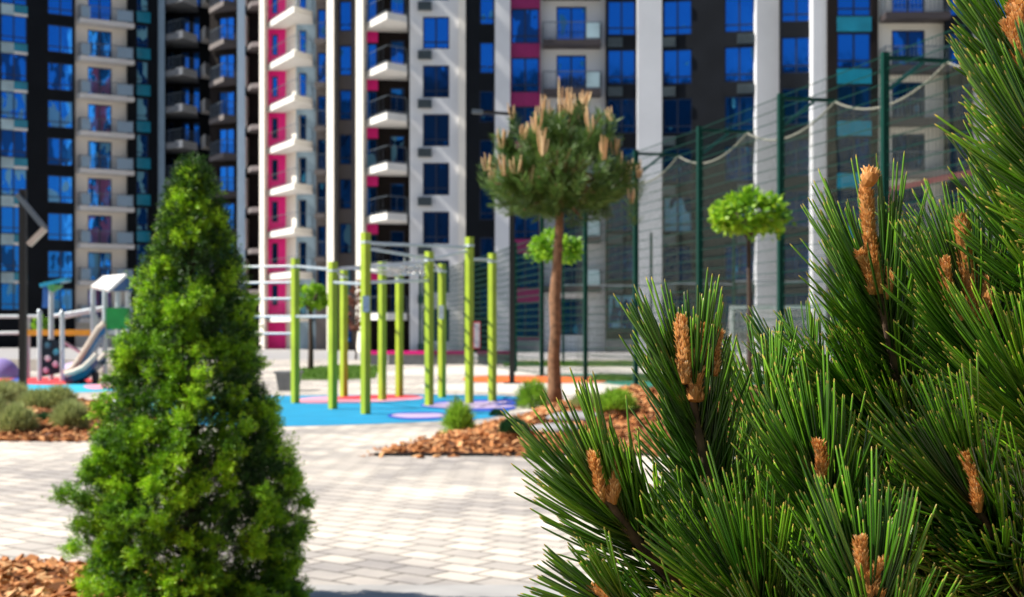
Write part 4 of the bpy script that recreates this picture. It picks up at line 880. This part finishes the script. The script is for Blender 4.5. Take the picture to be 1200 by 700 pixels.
# ------------------------------------------------------------------ foreground pine
def needle_mat():
    m = leafmat('long pine needles', [(0, (.16, .13, .04)), (.05, (.025, .07, .006)), (.5, (.042, .16, .006)), (.965, (.09, .26, .010)), (.99, (.42, .36, .06)), (1, (.5, .36, .10))], .28, .15, spec=.8)
    nt = m.node_tree; rampn = [n for n in nt.nodes if n.type == 'VALTORGB'][0]; p = nt.nodes['Principled BSDF']
    a = nt.nodes.new('ShaderNodeAttribute'); a.attribute_name = 'rnd'; hs = nt.nodes.new('ShaderNodeHueSaturation')
    mr = nt.nodes.new('ShaderNodeMapRange'); mr.inputs[3].default_value = .2; mr.inputs[4].default_value = 2.0; nt.links.new(a.outputs['Fac'], mr.inputs[0]); nt.links.new(mr.outputs[0], hs.inputs['Value'])  # random needle tone, widened so dark needles stand in for shaded gaps
    mh = nt.nodes.new('ShaderNodeMapRange'); mh.inputs[3].default_value = .515; mh.inputs[4].default_value = .47; nt.links.new(a.outputs['Fac'], mh.inputs[0]); nt.links.new(mh.outputs[0], hs.inputs['Hue'])
    nt.links.new(rampn.outputs[0], hs.inputs['Color'])
    for l_ in list(rampn.outputs[0].links):
        if l_.to_node != hs: t_ = l_.to_socket; nt.links.remove(l_); nt.links.new(hs.outputs[0], t_)
    return m
M['needle'] = needle_mat()
M['stem'] = mat('scaly brown shoot', (.10, .06, .035), .9, var=.6, scale=60, bump=1.0, bscale=220)
M['candle'] = leafmat('papery candle scales', [(0, (.34, .12, .03)), (.35, (.72, .32, .08)), (.75, (.92, .56, .22)), (1, (1, .88, .68))], .5, .35)
def catmull(P, n=8):
    P = [np.array(p, float) for p in P]; P = [2*P[0]-P[1]]+P+[2*P[-1]-P[-2]]; out = []
    for i in range(1, len(P)-2):
        for s_ in range(n):
            t = s_/n; p0, p1, p2, p3 = P[i-1:i+3]; out.append(.5*((2*p1)+(p2-p0)*t+(2*p0-5*p1+4*p2-p3)*t*t+(3*p1-p0-3*p2+p3)*t**3))
    out.append(P[-2]); return np.array(out)
def front_ang(T):      # azimuth that faces the open side of the bush (south)
    ref = np.array([0.13, -.4, .9]); U = unit(np.cross(T, ref)); Vv = np.cross(T, U); return np.arctan2(-Vv[:, 1], -U[:, 1])
def needles(path, n, Ln, spread=(.45, .95), s0=.25, rad=.0012, droop=0.0, front=False):
    """long curved three-sided needles along the last part of a shoot"""
    K = 6; seg = np.r_[0, np.cumsum(np.linalg.norm(np.diff(path, axis=0), axis=1))]; tot = seg[-1]
    npair = n//2; s = tot*(s0+(1-s0)*rng.random(npair)**.8); s = np.repeat(s, 2); n = len(s)
    C = np.stack([np.interp(s, seg, path[:, k]) for k in range(3)], 1); e = .01; C2 = np.stack([np.interp(s-e, seg, path[:, k]) for k in range(3)], 1); T = unit(C-C2+1e-9)
    ph = np.repeat(rng.uniform(0, 2*np.pi, npair), 2)+rng.normal(0, .12, n)
    if front:
        fr = (np.cos(ph-front_ang(T))>.15)&(s/tot>.5)&np.repeat(rng.random(npair) < .92, 2); ph = np.where(fr, ph+np.pi*np.repeat(rng.uniform(.6, 1.4, npair), 2), ph)
    ref = np.array([0.13, -.4, .9]); U = unit(np.cross(T, ref)); Vv = np.cross(T, U); Rr = U*np.cos(ph)[:, None]+Vv*np.sin(ph)[:, None]
    f = s/tot; an = spread[1]+(spread[0]-spread[1])*f; an = an*np.repeat(rng.uniform(.7, 1.25, npair), 2)+rng.normal(0, .04, n)
    D0 = T*np.cos(an)[:, None]+Rr*np.sin(an)[:, None]; an1 = an*np.repeat(rng.uniform(.55, 1.05, npair), 2); D1 = T*np.cos(an1)[:, None]+Rr*np.sin(an1)[:, None]+np.array([0, 0, .18-droop]); D1 = unit(D1)
    L_ = Ln*np.repeat(rng.uniform(.68, 1.15, npair), 2)*(1+rng.normal(0, .03, n)); p = C+Rr*.004; pts = [p]; dirs = [D0]; tk = [.17, .4, .64, .86, .975, 1.]; dt = np.diff([0]+tk)
    for k in range(1, K+1):
        t = tk[k-1]; D = unit(D0*(1-t)+D1*t); p = p+D*(L_*dt[k-1])[:, None]; pts.append(p); dirs.append(D)
    S = unit(np.cross(D0, rng.normal(size=(n, 3)))); V = np.zeros((n, K+1, 3, 3)); A = np.zeros((n, K+1, 3)); prof = [.8, 1, 1, 1, .97, .8, .3]
    for k in range(K+1):
        D = dirs[k]; s1 = unit(S-D*(S*D).sum(1, keepdims=True)); s2 = np.cross(D, s1)
        for j in range(3): a = 2*np.pi*j/3; V[:, k, j] = pts[k]+(s1*math.cos(a)+s2*math.sin(a))*rad*prof[k]
        A[:, k, :] = ([0]+tk)[k]
    idx = np.arange(n*(K+1)*3).reshape(n, K+1, 3); fs = []
    for k in range(K):
        for j in range(3): j2 = (j+1) % 3; fs.append(np.stack([idx[:, k, j], idx[:, k, j2], idx[:, k+1, j2], idx[:, k+1, j]], 1))
    rn = np.repeat(np.clip(np.repeat(rng.random(npair), 2)*.7+rng.random()*.3, 0, 1), (K+1)*3)
    return V.reshape(-1, 3), np.concatenate(fs), A.ravel(), rn
def candle(parent, p0, p1, r):
    p0 = np.array(p0); p1 = np.array(p1); ax = p1-p0; L_ = np.linalg.norm(ax); ax /= L_; k = 9; prof = [.7, .95, 1, 1, .97, .95, .97, 1.02, .5]
    bend = np.array([rng.normal(0, .004), rng.normal(0, .004), 0]); pts = [p0+ax*L_*i/(k-1)+bend*math.sin(i/(k-1)*3.14) for i in range(k)]
    mb = MB(); mb.tube([tuple(p) for p in pts], [r*.8*q_ for q_ in prof], 10, a=.25)
    V0 = np.array(mb.v); n = int(420*L_/.06); t = rng.random(n)**.9; C = np.stack([np.interp(t, np.linspace(0, 1, k), np.array(pts)[:, q_]) for q_ in range(3)], 1)
    rr = rng.normal(size=(n, 3)); rr -= ax*(rr@ax)[:, None]; rr = unit(rr); pr = np.interp(t, np.linspace(0, 1, k), prof)[:, None]
    B = C+rr*r*.74*pr; D = ax*1.0+rr*rng.uniform(.2, .6, n)[:, None]; av = rng.uniform(.3, 1, n)
    v2, f2_, a2 = blades(B, D, rng.uniform(.0045, .008, n), .0026, av*.35, av, .12, rr)
    me_ = MB(); me_.v = mb.v+[tuple(x) for x in v2]; off = len(mb.v); me_.f = mb.f+[tuple(int(x)+off for x in f) for f in f2_]; me_.a = mb.a+list(a2)
    return part('candle', me_, M['candle'], parent)
fp = thing('pine_tree', 'sharp long-needled pine with orange-brown candles filling the right foreground', 'tree', (WX(1250, 1.9), 1.9, .05))
TR = [(WX(1250, 1.9), 1.9, .03), (WX(1252, 1.88), 1.88, .5), (WX(1235, 1.86), 1.86, .95), (WX(1240, 1.8), 1.8, 1.35), (WX(1262, 1.7), 1.7, 1.75)]
mb = MB(); tpth = catmull(TR, 6); mb.tube([tuple(p) for p in tpth], list(np.linspace(.035, .012, len(tpth))), 12); part('trunk', mb, M['bark'], fp, True)
def shoot(ctrl, n, Ln=.112, cands=(), limb=True, s0=.2, spread=(.42, .9), r0=.007, rad=.0012):
    P = [np.array(W(*c_)) for c_ in ctrl]; path = catmull(P, 8)
    if limb:   # woody limb back to the trunk
        b = path[0]; z = min(max(b[2]-.18, .15), 1.6); j = np.argmin(np.abs(tpth[:, 2]-z)); full = catmull([tpth[j], (tpth[j]*.5+b*.5)+np.array([0, 0, -.04]), b], 5)[:-1]; full = np.concatenate([full, path])
    else: full = path
    mb = MB(); k = len(full); mb.tube([tuple(p) for p in full], [r0*(1.5-1.05*i/(k-1)) for i in range(k)], 9); br = part('branch', mb, M['stem'], fp, True)
    V, Fc, A, rn = needles(path, int(n*1.2), Ln*1.06, spread, s0, rad, front=bool(cands)); o = nppart('needles', V, Fc, A, M['needle'], br, True)
    at = o.data.attributes.new('rnd', 'FLOAT', 'POINT'); at.data.foreach_set('value', rn.astype(np.float32))
    for (x0_, y0_, x1_, y1_, rr) in cands:
        Yt = ctrl[-1][2]; rr *= .93; candle(br, W(x0_, y0_, Yt+rng.uniform(-.012, .0)), W(x1_, y1_, Yt+rng.uniform(-.015, .005)), rr*Yt/F)
    return br
# front shoots with candles
shoot([(905, 780, 1.36), (862, 680, 1.32), (830, 560, 1.29), (808, 450, 1.27)], 600, .094, [(802, 450, 797, 374, 10), (818, 450, 821, 384, 7), (812, 470, 806, 414, 10), (822, 470, 826, 410, 10), (838, 440, 843, 390, 7)], s0=.12)
shoot([(880, 760, 1.28), (800, 690, 1.25), (745, 632, 1.22), (712, 585, 1.2)], 330, .108, [(706, 588, 694, 534, 7), (714, 588, 716, 542, 8), (720, 590, 722, 560, 6)], s0=.15, spread=(.35, .75))
shoot([(880, 790, 1.2), (810, 750, 1.18), (755, 728, 1.17), (722, 712, 1.15)], 150, .078, [(712, 712, 694, 690, 6)], s0=.3, spread=(.4, .85))
shoot([(1095, 620, 1.52), (1068, 500, 1.48), (1045, 410, 1.44), (1030, 340, 1.42)], 520, .118, [(1030, 345, 1015, 212, 10), (1022, 345, 1006, 296, 7), (1038, 350, 1040, 315, 6), (1016, 214, 1018, 203, 12)], s0=.1)
shoot([(1215, 620, 1.40), (1185, 520, 1.36), (1158, 430, 1.33), (1142, 370, 1.31)], 460, .115, [(1144, 380, 1126, 256, 12), (1128, 375, 1108, 306, 9), (1158, 380, 1160, 318, 7)], s0=.15)
shoot([(1350, 330, 1.25), (1292, 230, 1.2), (1240, 130, 1.16), (1212, 65, 1.15)], 460, .108, [(1204, 74, 1188, 2, 13), (1216, 74, 1220, 20, 9), (1196, 80, 1178, 28, 7)], s0=.1, spread=(.35, .8))
shoot([(1360, 350, 1.1), (1300, 285, 1.08), (1258, 230, 1.07), (1230, 180, 1.06)], 330, .10, [(1226, 185, 1204, 150, 6)], s0=.1, spread=(.3, .75))
shoot([(1010, 800, 1.25), (995, 700, 1.22), (975, 620, 1.2), (960, 562, 1.19)], 340, .105, [(960, 566, 957, 520, 8)], s0=.15)
shoot([(1260, 660, 1.24), (1205, 645, 1.22), (1165, 625, 1.2), (1140, 588, 1.18)], 340, .115, [(1146, 600, 1129, 532, 8)], s0=.1, spread=(.4, .85))
shoot([(1040, 840, 1.12), (1030, 780, 1.11), (1022, 720, 1.1), (1016, 690, 1.1)], 260, .10, [(1020, 700, 1008, 632, 9), (1034, 700, 1037, 658, 7)], s0=.15)
# shoots without candles behind and between
for c_, n in (([(980, 760, 1.55), (945, 650, 1.53), (915, 560, 1.5), (900, 500, 1.5)], 420), ([(1140, 720, 1.5), (1090, 610, 1.5), (1045, 525, 1.48), (1005, 460, 1.48)], 420), ([(1270, 560, 1.5), (1240, 450, 1.48), (1215, 370, 1.46), (1200, 310, 1.45)], 420),
              ([(1010, 800, 1.4), (950, 730, 1.38), (905, 665, 1.38), (875, 625, 1.37)], 380), ([(1170, 820, 1.3), (1125, 740, 1.28), (1090, 690, 1.26), (1068, 655, 1.25)], 340), ([(1280, 780, 1.3), (1225, 730, 1.26), (1190, 690, 1.22), (1168, 660, 1.2)], 340),
              ([(1220, 700, 1.62), (1165, 600, 1.6), (1115, 525, 1.6), (1080, 460, 1.58)], 420), ([(1120, 820, 1.6), (1050, 710, 1.6), (1000, 630, 1.58), (960, 575, 1.56)], 420), ([(960, 830, 1.2), (915, 760, 1.18), (885, 715, 1.16), (868, 690, 1.15)], 260),
              ([(1290, 500, 1.7), (1220, 425, 1.68), (1165, 370, 1.66), (1125, 320, 1.65)], 360), ([(1040, 660, 1.68), (1000, 570, 1.66), (965, 510, 1.64), (945, 460, 1.62)], 360), ([(1190, 640, 1.75), (1110, 540, 1.72), (1075, 450, 1.7), (1060, 370, 1.68)], 380),
              ([(1290, 640, 1.75), (1240, 540, 1.75), (1200, 460, 1.72), (1170, 400, 1.7)], 380), ([(1260, 740, 1.8), (1190, 650, 1.8), (1130, 590, 1.78), (1090, 560, 1.75)], 380), ([(1060, 780, 1.8), (1000, 700, 1.78), (950, 650, 1.76), (915, 620, 1.75)], 380),
              ([(1300, 480, 1.3), (1270, 400, 1.28), (1240, 330, 1.27), (1222, 280, 1.26)], 320), ([(1300, 640, 1.3), (1260, 560, 1.28), (1225, 500, 1.26), (1205, 450, 1.25)], 320), ([(1120, 800, 1.9), (1100, 700, 1.88), (1080, 620, 1.86), (1060, 560, 1.85)], 360), ([(900, 800, 1.7), (870, 700, 1.7), (845, 640, 1.68), (835, 590, 1.66)], 320)):
    shoot(c_, n, .112, (), s0=.1)
